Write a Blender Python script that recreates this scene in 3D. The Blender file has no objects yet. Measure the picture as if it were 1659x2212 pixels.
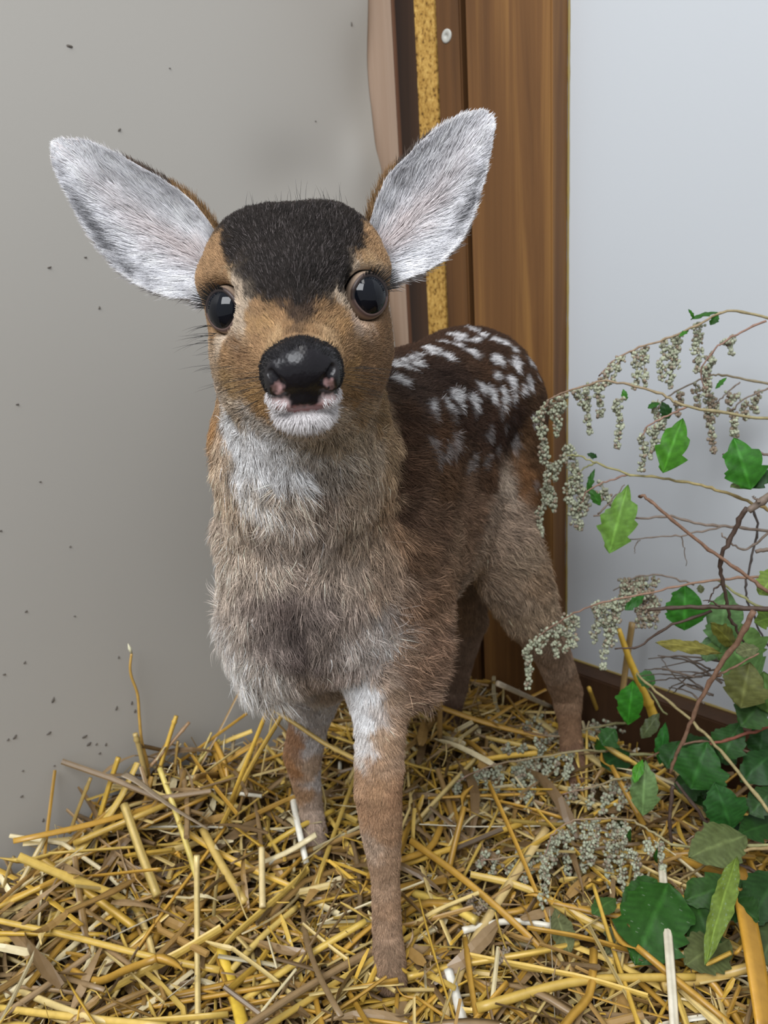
import bpy, bmesh, math, random
import numpy as np
from mathutils import Vector, Matrix
from mathutils.bvhtree import BVHTree

scene = bpy.context.scene
COL = scene.collection
rng = np.random.default_rng(7)
random.seed(7)

# ------------------------------------------------------------------ camera
CAM_H, FPX = 0.50, 1700.0
PITCH, ROLL = math.radians(17), math.radians(3.8)
c_f = np.array([0, math.cos(PITCH), -math.sin(PITCH)])
c_u0 = np.array([0, math.sin(PITCH), math.cos(PITCH)])
c_x = np.array([1.0, 0, 0])
c_r = math.cos(ROLL) * c_x - math.sin(ROLL) * c_u0
c_u = math.sin(ROLL) * c_x + math.cos(ROLL) * c_u0
c_o = np.array([0, 0, CAM_H])
cam_data = bpy.data.cameras.new('camera')
cam = bpy.data.objects.new('camera', cam_data)
COL.objects.link(cam)
cam.matrix_world = Matrix(((c_r[0], c_u[0], -c_f[0], c_o[0]), (c_r[1], c_u[1], -c_f[1], c_o[1]),
                           (c_r[2], c_u[2], -c_f[2], c_o[2]), (0, 0, 0, 1)))
cam_data.sensor_fit = 'VERTICAL'
cam_data.sensor_height = 36.0
cam_data.lens = 36.0 * FPX / 2212.0
cam_data.clip_start = 0.01
cam_data.dof.use_dof = True
cam_data.dof.focus_distance = 0.42
cam_data.dof.aperture_fstop = 14.0
scene.camera = cam
scene.cycles.max_bounces = 6
scene.cycles.diffuse_bounces = 3
scene.cycles.glossy_bounces = 2
scene.cycles.transmission_bounces = 2

# ------------------------------------------------------------------ light
scene.view_settings.view_transform = 'Standard'
scene.view_settings.look = 'None'
scene.view_settings.gamma = 1.0
scene.view_settings.use_curve_mapping = False
scene.view_settings.exposure = 0.0
world = bpy.data.worlds.new('room_light')
scene.world = world
world.use_nodes = True
world.node_tree.nodes['Background'].inputs[0].default_value = (0.93, 0.96, 1.0, 1)
world.node_tree.nodes['Background'].inputs[1].default_value = 0.52


def area(name, loc, target, sx, sy, power, col):
    d = bpy.data.lights.new(name, 'AREA')
    d.shape = 'RECTANGLE'
    d.size, d.size_y, d.energy, d.color = sx, sy, power, col
    o = bpy.data.objects.new(name, d)
    COL.objects.link(o)
    o.location = loc
    o.rotation_euler = (Vector(target) - Vector(loc)).to_track_quat('-Z', 'Y').to_euler()
    return o


area('window_light', (-0.45, -0.75, 1.75), (0.0, 0.6, 0.3), 1.2, 1.0, 46.0, (0.95, 0.97, 1.0))
area('ceiling_lamp', (0.1, 0.1, 2.2), (0.05, 0.5, 0.0), 0.3, 1.2, 8.0, (1.0, 0.98, 0.95))


# ------------------------------------------------------------------ helpers
def ray(x, y):
    return c_f + c_r * (x - 829.5) / FPX + c_u * (1106 - y) / FPX


def A(x, y, Y):
    d = ray(x, y)
    return c_o + d * (Y / d[1])


def onZ(x, y, Z):
    d = ray(x, y)
    return c_o + d * ((Z - CAM_H) / d[2])


def on_plane(x, y, P, n):
    d = ray(x, y)
    return c_o + d * (((np.array(P) - c_o) @ n) / (d @ n))


def unit(v):
    v = np.asarray(v, float)
    return v / (np.linalg.norm(v, axis=-1, keepdims=True) + 1e-12)


def tag(o, label=None, cat=None, group=None, kind=None):
    for k, v in (('label', label), ('category', cat), ('group', group), ('kind', kind)):
        if v is not None:
            o[k] = v
    return o


def empty(name, loc=(0, 0, 0)):
    o = bpy.data.objects.new(name, None)
    o.empty_display_size = 0.02
    COL.objects.link(o)
    o.location = loc
    return o


def link(o, parent=None):
    COL.objects.link(o)
    if parent is not None:
        o.parent = parent
        o.matrix_parent_inverse = Matrix.Translation(parent.location).inverted()
    return o


def mesh_obj(name, verts, faces, mat, parent=None, smooth=True, colors=None):
    me = bpy.data.meshes.new(name)
    me.from_pydata([tuple(v) for v in np.asarray(verts).tolist()], [], [tuple(f) for f in (faces.tolist() if isinstance(faces, np.ndarray) else faces)])
    if smooth:
        me.polygons.foreach_set('use_smooth', np.ones(len(me.polygons), bool))
    if colors is not None:
        a = me.color_attributes.new('tint', 'FLOAT_COLOR', 'POINT')
        c = np.ones((len(verts), 4), np.float32)
        c[:, :3] = colors
        a.data.foreach_set('color', c.ravel())
    if mat is not None:
        me.materials.append(mat)
    me.update()
    return link(bpy.data.objects.new(name, me), parent)


def box_verts(o, ax, ay, az):
    """box from origin corner o along three edge vectors"""
    o, ax, ay, az = (np.asarray(v, float) for v in (o, ax, ay, az))
    v = [o, o + ax, o + ax + ay, o + ay, o + az, o + ax + az, o + ax + ay + az, o + ay + az]
    f = [(0, 3, 2, 1), (4, 5, 6, 7), (0, 1, 5, 4), (1, 2, 6, 5), (2, 3, 7, 6), (3, 0, 4, 7)]
    return v, f


class MB:
    """collects pieces of one mesh"""

    def __init__(self):
        self.v, self.f, self.c, self.n = [], [], [], 0

    def add(self, v, f, col=(1, 1, 1)):
        v = np.asarray(v, float)
        self.v.append(v)
        self.f += [tuple(i + self.n for i in q) for q in f]
        c = np.asarray(col, float)
        self.c.append(np.broadcast_to(c, (len(v), 3)))
        self.n += len(v)

    def tube(self, pts, rad, sides=6, col=(1, 1, 1), caps=True, flat=1.0):
        v, f = tube_geo(pts, rad, sides, caps, flat)
        self.add(v, f, col)

    def build(self, name, mat, parent=None, smooth=True):
        return mesh_obj(name, np.concatenate(self.v), self.f, mat, parent, smooth, np.concatenate(self.c))


def tube_geo(pts, rad, sides=6, caps=True, flat=1.0, up=None):
    pts = np.asarray(pts, float)
    n = len(pts)
    rad = np.broadcast_to(np.asarray(rad, float), (n,))
    t = unit(np.gradient(pts, axis=0))
    ref = np.array([0.31, 0.2, 0.93]) if up is None else np.asarray(up, float)
    if abs(t[0] @ ref) > 0.95:
        ref = np.array([0.9, 0.3, 0.1])
    a = unit(np.cross(t, ref))
    b = np.cross(t, a)
    ang = np.arange(sides) * 2 * math.pi / sides
    ring = a[:, None, :] * np.cos(ang)[None, :, None] + flat * b[:, None, :] * np.sin(ang)[None, :, None]
    v = (pts[:, None, :] + ring * rad[:, None, None]).reshape(-1, 3)
    f = []
    for i in range(n - 1):
        for j in range(sides):
            k = (j + 1) % sides
            f.append((i * sides + j, i * sides + k, (i + 1) * sides + k, (i + 1) * sides + j))
    if caps:
        f.append(tuple(range(sides))[::-1])
        f.append(tuple((n - 1) * sides + j for j in range(sides)))
    return v, f


def smooth_path(pts, n):
    """Catmull-Rom through the points, n samples"""
    P = np.asarray(pts, float)
    if len(P) == 2:
        s = np.linspace(0, 1, n)[:, None]
        return P[0] * (1 - s) + P[1] * s
    Q = np.concatenate([[2 * P[0] - P[1]], P, [2 * P[-1] - P[-2]]])
    out = []
    for u in np.linspace(0, len(P) - 1 - 1e-6, n):
        i = int(u)
        t = u - i
        a, b, c, d = Q[i:i + 4]
        out.append(0.5 * (2 * b + (c - a) * t + (2 * a - 5 * b + 4 * c - d) * t * t + (3 * b - a - 3 * c + d) * t ** 3))
    return np.array(out)


# ------------------------------------------------------------------ materials
def material(name, col=(0.5, 0.5, 0.5), rough=0.6, spec=0.4):
    m = bpy.data.materials.new(name)
    m.use_nodes = True
    b = m.node_tree.nodes['Principled BSDF']
    b.inputs['Base Color'].default_value = (*col, 1)
    b.inputs['Roughness'].default_value = rough
    b.inputs['Specular IOR Level'].default_value = spec
    return m


class NT:
    def __init__(self, mat):
        self.t = mat.node_tree
        self.b = self.t.nodes['Principled BSDF']

    def node(self, typ, **kw):
        n = self.t.nodes.new(typ)
        for k, v in kw.items():
            setattr(n, k, v)
        return n

    def l(self, a, b):
        self.t.links.new(a, b)

    def coords(self, scale=(1, 1, 1), rot=(0, 0, 0), kind='Object'):
        tc = self.node('ShaderNodeTexCoord')
        mp = self.node('ShaderNodeMapping')
        mp.inputs['Scale'].default_value = scale
        mp.inputs['Rotation'].default_value = rot
        self.l(tc.outputs[kind], mp.inputs['Vector'])
        return mp.outputs['Vector']

    def noise(self, vec, scale, detail=3, rough=0.55, dist=0.0):
        n = self.node('ShaderNodeTexNoise')
        n.inputs['Scale'].default_value = scale
        n.inputs['Detail'].default_value = detail
        n.inputs['Roughness'].default_value = rough
        n.inputs['Distortion'].default_value = dist
        self.l(vec, n.inputs['Vector'])
        return n.outputs['Fac']

    def ramp(self, fac, stops):
        r = self.node('ShaderNodeValToRGB')
        e = r.color_ramp.elements
        while len(e) < len(stops):
            e.new(0.5)
        for k, (p, c) in enumerate(stops):
            e[k].position = p
            e[k].color = (*c, 1)
        self.l(fac, r.inputs['Fac'])
        return r.outputs['Color']

    def mix(self, fac, a, b, mode='MIX'):
        m = self.node('ShaderNodeMix', data_type='RGBA', blend_type=mode)
        for sock, v in ((m.inputs['Factor'], fac), (m.inputs['A'], a), (m.inputs['B'], b)):
            if hasattr(v, 'links'):
                self.l(v, sock)
            elif isinstance(v, (int, float)):
                sock.default_value = v
            else:
                sock.default_value = (*v, 1)
        return m.outputs['Result']

    def bump(self, fac, strength, dist):
        b = self.node('ShaderNodeBump')
        b.inputs['Strength'].default_value = strength
        b.inputs['Distance'].default_value = dist
        self.l(fac, b.inputs['Height'])
        self.l(b.outputs['Normal'], self.b.inputs['Normal'])

    def color(self, c):
        self.l(c, self.b.inputs['Base Color'])

    def attr(self, name='tint'):
        a = self.node('ShaderNodeAttribute', attribute_name=name)
        return a.outputs['Color']


def wood_material(name, dark, mid, light, scale=1.0, rough=0.55):
    m = material(name, mid, rough, 0.35)
    t = NT(m)
    v = t.coords((60 * scale, 60 * scale, 2.2 * scale))
    n1 = t.noise(v, 1.0, 5, 0.6, 0.6)
    v2 = t.coords((8, 8, 1.2))
    n2 = t.noise(v2, 1.0, 3, 0.5, 0.4)
    c1 = t.ramp(n1, [(0.3, dark), (0.5, mid), (0.72, light)])
    c2 = t.ramp(n2, [(0.35, dark), (0.6, mid), (0.75, light)])
    t.color(t.mix(0.5, c1, c2))
    t.bump(n1, 0.25, 0.002)
    return m


def plain_wall(name, col, var, rough=0.5, spec=0.3):
    m = material(name, col, rough, spec)
    t = NT(m)
    v = t.coords()
    n = t.noise(v, 3.0, 3)
    t.color(t.mix(n, col, var))
    n2 = t.noise(v, 420.0, 2)
    t.bump(n2, 0.05, 0.0006)
    return m


def tinted(name, rough=0.6, spec=0.35, grain=None, bump=None):
    m = material(name, (0.5, 0.5, 0.5), rough, spec)
    t = NT(m)
    c = t.attr()
    if grain:
        v = t.coords()
        n = t.noise(v, grain, 3)
        f = t.ramp(n, [(0.3, (0.72, 0.7, 0.66)), (0.7, (1.12, 1.12, 1.1))])
        c = t.mix(1.0, c, f, 'MULTIPLY')
        if bump:
            t.bump(n, bump, 0.001)
    t.color(c)
    return m


# ------------------------------------------------------------------ the room corner
ang = math.radians(44)
D_R = np.array([math.sin(ang), -math.cos(ang), 0])      # along the right wall, away from the corner
D_L = np.array([-math.cos(ang), -math.sin(ang), 0])     # along the left wall, away from the corner
N_L, N_R = D_R, D_L                                      # inward normals of the left and right wall
CORNER = np.array([0.056, 0.916, 0.0])
Zv = np.array([0, 0, 1.0])
TOP = 1.15


def W(sr, sl, z=0.0):
    """plan point: sr along the right wall, sl along the left wall"""
    return CORNER + D_R * sr + D_L * sl + Zv * z


m_left = plain_wall('grey_wall_sheet', (0.385, 0.368, 0.335), (0.41, 0.392, 0.358), 0.42, 0.35)
m_right = plain_wall('white_wall_paint', (0.49, 0.515, 0.54), (0.51, 0.535, 0.56), 0.6, 0.25)

# floor
fl = np.array([W(-0.2, -0.2), W(1.6, -0.2), W(1.6, 1.6), W(-0.2, 1.6)])
m_floor = wood_material('dark_floor_wood', (0.03, 0.02, 0.012), (0.06, 0.035, 0.02), (0.09, 0.055, 0.03))
o = mesh_obj('floor', np.concatenate([fl, fl - Zv * 0.03]), [(0, 3, 2, 1), (4, 5, 6, 7), (0, 1, 5, 4), (1, 2, 6, 5), (2, 3, 7, 6), (3, 0, 4, 7)], m_floor, None, False)
tag(o, 'dark wooden floor hidden under the loose straw', 'floor', kind='structure')

# right wall
v, f = box_verts(W(0.0985, 0), D_R * 1.25, -D_L * 0.03, Zv * TOP)
o = mesh_obj('wall_right', v, f, m_right, None, False)
tag(o, 'smooth pale bluish white painted wall beside the stained post', 'wall', kind='structure')

# left wall: a sheet with a wavy free edge and shallow dents
ns, nz = 150, 150
ss = 0.0 + (np.linspace(0, 1, ns) ** 1.5) * 1.25
zs = np.linspace(0, TOP, nz)


def edge_s(z):
    w = np.interp(z, [0, .4, .5, .56, .59, .62, .655, .70, .76, 1.2],
                  [.05, .05, .05, .049, .052, .0595, .0575, .0585, .0567, .056])
    return w


def sheet_m(s, z):
    e = edge_s(z)
    d = np.clip(s, 0, None)
    lift = 0.0035 * np.exp(-(d / 0.03) ** 2) * np.sin(z * 34 + 0.4)
    dent = -0.0045 * np.exp(-((s + e - 0.16) / 0.05) ** 2 - ((z - 0.585) / 0.035) ** 2)
    dent2 = 0.003 * np.exp(-((s + e - 0.085) / 0.02) ** 2 - ((z - 0.60) / 0.03) ** 2)
    return lift + dent + dent2 + 0.0012 * np.sin(s * 9 + z * 5)


S, Zg = np.meshgrid(ss, zs, indexing='ij')
E_ = edge_s(Zg)
M_ = sheet_m(S, Zg)
front = CORNER + D_L * (S + E_)[..., None] + N_L * (M_ + 0.002)[..., None] + Zv * Zg[..., None]
back = front - N_L * 0.0035
vv = np.concatenate([front.reshape(-1, 3), back.reshape(-1, 3)])
ff = []
nn = ns * nz
for i in range(ns - 1):
    for j in range(nz - 1):
        a, b, c, d = i * nz + j, (i + 1) * nz + j, (i + 1) * nz + j + 1, i * nz + j + 1
        ff.append((a, d, c, b))
        ff.append((a + nn, b + nn, c + nn, d + nn))
for j in range(nz - 1):
    ff.append((j, j + nn, j + 1 + nn, j + 1))
wall_left = mesh_obj('wall_left', vv, ff, m_left, None, True)
tag(wall_left, 'matte grey wall sheet with a wavy free edge and dark dirt flecks', 'wall', kind='structure')

# dirt flecks stuck on the sheet
m_dirt = material('dried_dirt', (0.13, 0.115, 0.10), 0.9, 0.1)
mb = MB()
flecks = [(147, 101, 9, 0), (757, 52, 6, 80), (365, 148, 3, 0), (256, 281, 5, 40), (183, 556, 4, 0), (213, 665, 5, 60), (36, 873, 4, 0), (104, 578, 5, 20),
          (114, 1511, 8, 60), (250, 1529, 8, 60), (283, 1518, 6, 60), (52, 1430, 4, 50), (255, 1419, 4, 60), (8, 1456, 4, 0), (31, 1591, 6, 40),
          (104, 1583, 6, 10), (182, 1590, 8, 10), (191, 1606, 8, 20), (227, 1607, 5, 60), (207, 1606, 4, 40), (214, 1626, 4, 10), (46, 1719, 5, 10),
          (16, 1597, 4, 30), (0, 1146, 4, 0), (55, 1320, 4, 30), (48, 1664, 3, 0), (160, 1330, 3, 0), (680, 262, 3, 0), (92, 1771, 6, 60),
          (211, 1744, 8, 20), (194, 1768, 8, 30), (116, 1653, 3, 0), (290, 1535, 6, 60), (150, 1180, 3, 20), (85, 1040, 3, 0)]
for (x, y, s, a) in flecks:
    P = on_plane(x, y, CORNER, N_L)
    sl = (P - CORNER) @ D_L
    e = float(edge_s(P[2]))
    P = P + N_L * (0.0022 + float(sheet_m(sl - e, P[2])))
    w = s * 0.00036
    a = math.radians(a)
    u = -D_L * math.cos(a) + Zv * math.sin(a)
    w2 = D_L * math.sin(a) + Zv * math.cos(a)
    k = 7
    ring = [P + u * w * math.cos(t) * random.uniform(.7, 1.2) + w2 * w * 0.4 * math.sin(t) * random.uniform(.6, 1.3)
            for t in np.linspace(0, 2 * math.pi, k, endpoint=False)]
    mb.add(ring + [P + N_L * 0.0012], [(i, (i + 1) % k, k) for i in range(k)])
tag(mb.build('dirt_flecks', m_dirt, wall_left), kind='stuff')


def board(name, s0, s1, n0, n1, mat, label, z0=0.0, z1=TOP, bev=0.0015, parent=None):
    """vertical plank in the right wall's frame: s along the wall, n out of it"""
    bm = bmesh.new()
    v, f = box_verts(W(s0, n0, z0), D_R * (s1 - s0), D_L * (n1 - n0), Zv * (z1 - z0))
    bv = [bm.verts.new(p) for p in v]
    for q in f:
        bm.faces.new([bv[i] for i in q])
    bmesh.ops.recalc_face_normals(bm, faces=bm.faces)
    bmesh.ops.bevel(bm, geom=list(bm.edges), offset=bev, segments=2, affect='EDGES')
    me = bpy.data.meshes.new(name)
    bm.to_mesh(me)
    bm.free()
    me.materials.append(mat)
    o = link(bpy.data.objects.new(name, me), parent)
    if label:
        tag(o, label, 'wood trim', kind='structure')
    return o


m_stain = wood_material('stained_pine', (0.075, 0.032, 0.011), (0.185, 0.085, 0.026), (0.42, 0.215, 0.058), 0.7)
m_stain2 = wood_material('stained_batten', (0.055, 0.024, 0.009), (0.12, 0.054, 0.017), (0.18, 0.08, 0.026), 1.1)
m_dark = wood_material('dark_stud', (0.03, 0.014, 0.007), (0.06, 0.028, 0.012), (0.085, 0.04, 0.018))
m_pale = wood_material('raw_pale_wood', (0.40, 0.28, 0.20), (0.54, 0.41, 0.32), (0.62, 0.49, 0.39), 0.6, 0.7)
m_bark = wood_material('reddish_edge', (0.10, 0.05, 0.03), (0.2, 0.10, 0.06), (0.28, 0.16, 0.1))
m_osb = material('particle_board', (0.5, 0.3, 0.08), 0.7, 0.2)
t = NT(m_osb)
v = t.coords((1, 1, 0.8))
n = t.noise(v, 260, 4, 0.7)
n2 = t.noise(v, 60, 3, 0.6)
c = t.ramp(n, [(0.36, (0.09, 0.045, 0.012)), (0.45, (0.40, 0.23, 0.055)), (0.7, (0.62, 0.42, 0.13))])
c2 = t.ramp(n2, [(0.3, (0.75, 0.7, 0.6)), (0.7, (1.1, 1.1, 1.1))])
t.color(t.mix(1.0, c, c2, 'MULTIPLY'))
t.bump(n, 0.4, 0.002)

post = board('trim_1', 0.0975, 0.1915, 0.0, 0.026, m_stain, 'wide brown stained pine board standing in the corner against the white wall')
board('trim_2', 0.0495, 0.0800, -0.0199, 0.012, m_stain2, 'narrow brown stained batten with a screw head between the wide board and the yellow strip')
board('trim_3', 0.0222, 0.0485, -0.0199, 0.0125, m_osb, 'yellow speckled particle board edge standing in the corner', bev=0.0006)
board('trim_4', -0.045, 0.0985, -0.05, -0.020, m_dark, 'backing stud toned dark for the shaded corner recess beside the yellow particle board')  # dark tone carries the recess shade; widened to back the dark gap
board('trim_5', -0.03, -0.0035, 0.0165, 0.10, m_pale, 'pale unpainted wood strip behind the wavy edge of the grey sheet')
board('trim_6', -0.012, -0.0030, 0.0125, 0.0163, m_bark, 'thin reddish bark edge of the pale wood strip', bev=0.0004)
# caulk line down the board's right edge
m_caulk = material('yellowed_caulk', (0.27, 0.20, 0.06), 0.6)
mb = MB()
zz = np.linspace(0, TOP, 120)
mb.tube([W(0.1925, 0.0006, z) for z in zz], 0.0008 + 0.0006 * rng.random(120), 6)
link_o = mb.build('caulk_bead', m_caulk, post)
# screw head
sc_p = on_plane(965, 78, W(0.055, 0.012), N_R)
mb = MB()
k = 20
ring = [(math.cos(a), math.sin(a)) for a in np.linspace(0, 2 * math.pi, k, endpoint=False)]
vv = []
for rr, h in ((0.0062, 0.0), (0.0062, 0.0006), (0.0052, 0.0011), (0.0020, 0.0011), (0.0016, 0.0004)):
    vv += [sc_p + D_R * rr * a + Zv * rr * b + N_R * h for a, b in ring]
ff = [(i * k + j, i * k + (j + 1) % k, (i + 1) * k + (j + 1) % k, (i + 1) * k + j) for i in range(4) for j in range(k)]
ff.append(tuple(4 * k + j for j in range(k)))
mb.add(vv, ff)
screw = mb.build('screw_head', material('zinc_screw', (0.42, 0.42, 0.38), 0.45, 0.5), bpy.data.objects['trim_2'])
screw['label'] = 'round grey screw head'

# plank along the foot of the right wall
base = board('baseboard_right', 0.1925, 1.2, 0.0, 0.024, m_dark, 'dark brown plank along the foot of the white wall', 0.0, 0.082)
mb = MB()
xs = np.linspace(0.192, 1.2, 120)
mb.tube([W(x, 0.0006, 0.0825) for x in xs], 0.0011 + 0.0006 * rng.random(120), 6)
mb.build('caulk_bead', m_caulk, base)


# ------------------------------------------------------------------ signed distance modelling
class SDF:
    def __init__(self, lo, hi, h):
        self.lo, self.h = np.array(lo, float), h
        self.n = np.ceil((np.array(hi) - self.lo) / h).astype(int) + 1
        self.d = np.full(self.n, 1.0, np.float32)

    def _win(self, lo, hi):
        a = np.clip(np.floor((lo - self.lo) / self.h).astype(int), 0, self.n)
        b = np.clip(np.ceil((hi - self.lo) / self.h).astype(int) + 1, 0, self.n)
        sl = tuple(slice(i, j) for i, j in zip(a, b))
        g = np.meshgrid(*[self.lo[k] + self.h * np.arange(a[k], b[k]) for k in range(3)], indexing='ij', sparse=True)
        return sl, [x.astype(np.float32) for x in g]

    def _blend(self, sl, nd, k, sub=False):
        a = self.d[sl]
        if sub:
            nd = -nd
            h = np.clip(k - np.abs(a - nd), 0, None) / k
            self.d[sl] = np.maximum(a, nd) + h * h * k * 0.25
        else:
            h = np.clip(k - np.abs(a - nd), 0, None) / k
            self.d[sl] = np.minimum(a, nd) - h * h * k * 0.25

    def cone(self, a, ra, b, rb, k=0.015, sub=False):
        a, b = np.asarray(a, float), np.asarray(b, float)
        m = max(ra, rb) + k + 0.012
        sl, (x, y, z) = self._win(np.minimum(a, b) - m, np.maximum(a, b) + m)
        ba = b - a
        t = np.clip(((x - a[0]) * ba[0] + (y - a[1]) * ba[1] + (z - a[2]) * ba[2]) / (ba @ ba + 1e-12), 0, 1)
        d = np.sqrt((x - a[0] - t * ba[0]) ** 2 + (y - a[1] - t * ba[1]) ** 2 + (z - a[2] - t * ba[2]) ** 2) - (ra + (rb - ra) * t)
        self._blend(sl, d, k, sub)

    def ell(self, c, r, k=0.015, rot=None, sub=False):
        c, r = np.asarray(c, float), np.asarray(r, float)
        m = r.max() + k + 0.012
        sl, (x, y, z) = self._win(c - m, c + m)
        x, y, z = x - c[0], y - c[1], z - c[2]
        if rot is not None:
            R = np.array(rot)
            x, y, z = (R[0, i] * 0 + R[i, 0] * x + R[i, 1] * y + R[i, 2] * z for i in range(3))
        k0 = np.sqrt((x / r[0]) ** 2 + (y / r[1]) ** 2 + (z / r[2]) ** 2)
        k1 = np.sqrt((x / r[0] ** 2) ** 2 + (y / r[1] ** 2) ** 2 + (z / r[2] ** 2) ** 2) + 1e-9
        self._blend(sl, k0 * (k0 - 1) / k1, k, sub)

    def chain(self, pts, rad, k=0.012):
        """limb: a hard union of tapered segments, blended into the body once"""
        pts = [np.asarray(p, float) for p in pts]
        m = max(rad) + k + 0.012
        sl, (x, y, z) = self._win(np.min(pts, 0) - m, np.max(pts, 0) + m)
        best = None
        for i in range(len(pts) - 1):
            a, b = pts[i], pts[i + 1]
            ba = b - a
            t = np.clip(((x - a[0]) * ba[0] + (y - a[1]) * ba[1] + (z - a[2]) * ba[2]) / (ba @ ba + 1e-12), 0, 1)
            d = np.sqrt((x - a[0] - t * ba[0]) ** 2 + (y - a[1] - t * ba[1]) ** 2 + (z - a[2] - t * ba[2]) ** 2) - (rad[i] + (rad[i + 1] - rad[i]) * t)
            best = d if best is None else np.minimum(best, d)
        self._blend(sl, best, k)

    def mesh(self):
        d, n = self.d, self.n
        ins = d < 0
        c = np.zeros(n - 1, np.int8)
        for i in (0, 1):
            for j in (0, 1):
                for k in (0, 1):
                    c += ins[i:n[0] - 1 + i, j:n[1] - 1 + j, k:n[2] - 1 + k]
        act = (c > 0) & (c < 8)
        idx = np.argwhere(act)
        vid = np.full(n - 1, -1, np.int64)
        vid[act] = np.arange(len(idx))
        corner = np.array([(i, j, k) for i in (0, 1) for j in (0, 1) for k in (0, 1)])
        val = np.stack([d[tuple((idx + q).T)] for q in corner], 1)
        acc = np.zeros((len(idx), 3))
        cnt = np.zeros(len(idx))
        for a in range(8):
            for b in range(a + 1, 8):
                if np.abs(corner[a] - corner[b]).sum() != 1:
                    continue
                va, vb = val[:, a], val[:, b]
                cr = (va < 0) != (vb < 0)
                t = np.where(cr, va / np.where(cr, va - vb, 1), 0)
                p = corner[a] + t[:, None] * (corner[b] - corner[a])
                acc += np.where(cr[:, None], p, 0)
                cnt += cr
        V = self.lo + self.h * (idx + acc / cnt[:, None])
        faces = []
        for ax in range(3):
            s0 = [slice(1, -1)] * 3
            s1 = [slice(1, -1)] * 3
            s0[ax], s1[ax] = slice(0, -1), slice(1, None)
            a, b = ins[tuple(s0)], ins[tuple(s1)]
            for flip, msk in ((False, a & ~b), (True, ~a & b)):
                e = np.argwhere(msk)
                off = np.ones(3, int)
                off[ax] = 0
                e = e + off
                u, w = (ax + 1) % 3, (ax + 2) % 3
                q = []
                for du, dw in ((-1, -1), (0, -1), (0, 0), (-1, 0)):
                    g = e.copy()
                    g[:, u] += du
                    g[:, w] += dw
                    q.append(vid[tuple(g.T)])
                q = np.stack(q, 1)
                faces.append(q[:, ::-1] if flip else q)
        return V, np.concatenate(faces)

    def grad(self, P):
        g = np.zeros_like(P)
        for ax in range(3):
            e = np.zeros(3)
            e[ax] = self.h
            g[:, ax] = self.val(P + e) - self.val(P - e)
        return unit(g)

    def val(self, P):
        q = (P - self.lo) / self.h
        i = np.clip(np.floor(q).astype(int), 0, self.n - 2)
        t = np.clip(q - i, 0, 1)
        out = 0
        for a in (0, 1):
            for b in (0, 1):
                for c in (0, 1):
                    w = (t[:, 0] if a else 1 - t[:, 0]) * (t[:, 1] if b else 1 - t[:, 1]) * (t[:, 2] if c else 1 - t[:, 2])
                    out = out + w * self.d[i[:, 0] + a, i[:, 1] + b, i[:, 2] + c]
        return out


# ------------------------------------------------------------------ the fawn
body = SDF((-0.17, 0.325, 0.0), (0.25, 0.80, 0.56), 0.0022)
EYE_L = A(503, 669, 0.4045)
EYE_R = A(782, 640, 0.4045)
B = body
# torso
B.cone((-0.020, .527, .382), .059, (.078, .672, .388), .056, .02)
B.cone((-0.022, .525, .325), .060, (.066, .655, .330), .056, .02)
B.cone((.076, .672, .388), .056, (.084, .702, .366), .049, .02)
B.cone((.002, .555, .292), .050, (.05, .632, .302), .046, .02)
# neck and chest
B.chain([(-.039, .452, .470), (-.045, .474, .405), (-.0515, .489, .345), (-.054, .492, .290)], [.040, .046, .053, .049], .02)
B.cone((-.048, .495, .30), .046, (-.03, .53, .30), .05, .03)
B.cone(A(600, 1340, .495), .024, A(598, 1425, .492), .019, .03)
# head
B.ell((-.038, .438, .4935), (.0435, .047, .041), .012)
B.cone((-.038, .432, .487), .0405, (-.0375, .404, .4805), .037, .012)
B.cone((-.0375, .404, .475), .0345, (-.0325, .361, .4635), .0175, .014)
B.cone((-.0385, .432, .452), .029, (-.0345, .359, .4455), .0105, .012)
for s in (-1, 1):
    B.ell((-.038 + s * .020, .436, .505), (.025, .034, .0275), .012)     # broad flat crown
    B.ell((-.0375 + s * .0235, .425, .464), (.023, .030, .026), .014)
    B.ell((-.038 + s * .034, .416, .500), (.013, .017, .010), .012)      # brow over the eye
B.cone((-.037, .402, .449), .025, (-.046, .452, .405), .043, .03)      # throat
# fore legs
F1 = [A(812, 1380, .497), A(818, 1480, .478), A(820, 1590, .462), A(817, 1705, .452), A(822, 1775, .450), A(833, 1900, .447), A(836, 2010, .444), A(840, 2060, .436), A(842, 2110, .428)]
B.chain(F1, [.030, .0185, .0142, .0148, .0132, .0088, .0092, .0102, .0108], .012)
B.cone((-.002, .53, .36), .035, F1[0], .030, .03)
B.cone(A(880, 1330, .515), .022, A(878, 1480, .488), .010, .02)
F2 = [A(700, 1400, .535), A(690, 1480, .552), A(668, 1560, .566), A(654, 1630, .572), A(660, 1680, .575), A(671, 1740, .577), A(676, 1790, .568), A(676, 1830, .558)]
B.chain(F2, [.028, .0165, .0142, .0148, .0115, .0090, .0098, .0105], .012)
B.cone((-.055, .53, .35), .03, F2[0], .028, .03)
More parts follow.
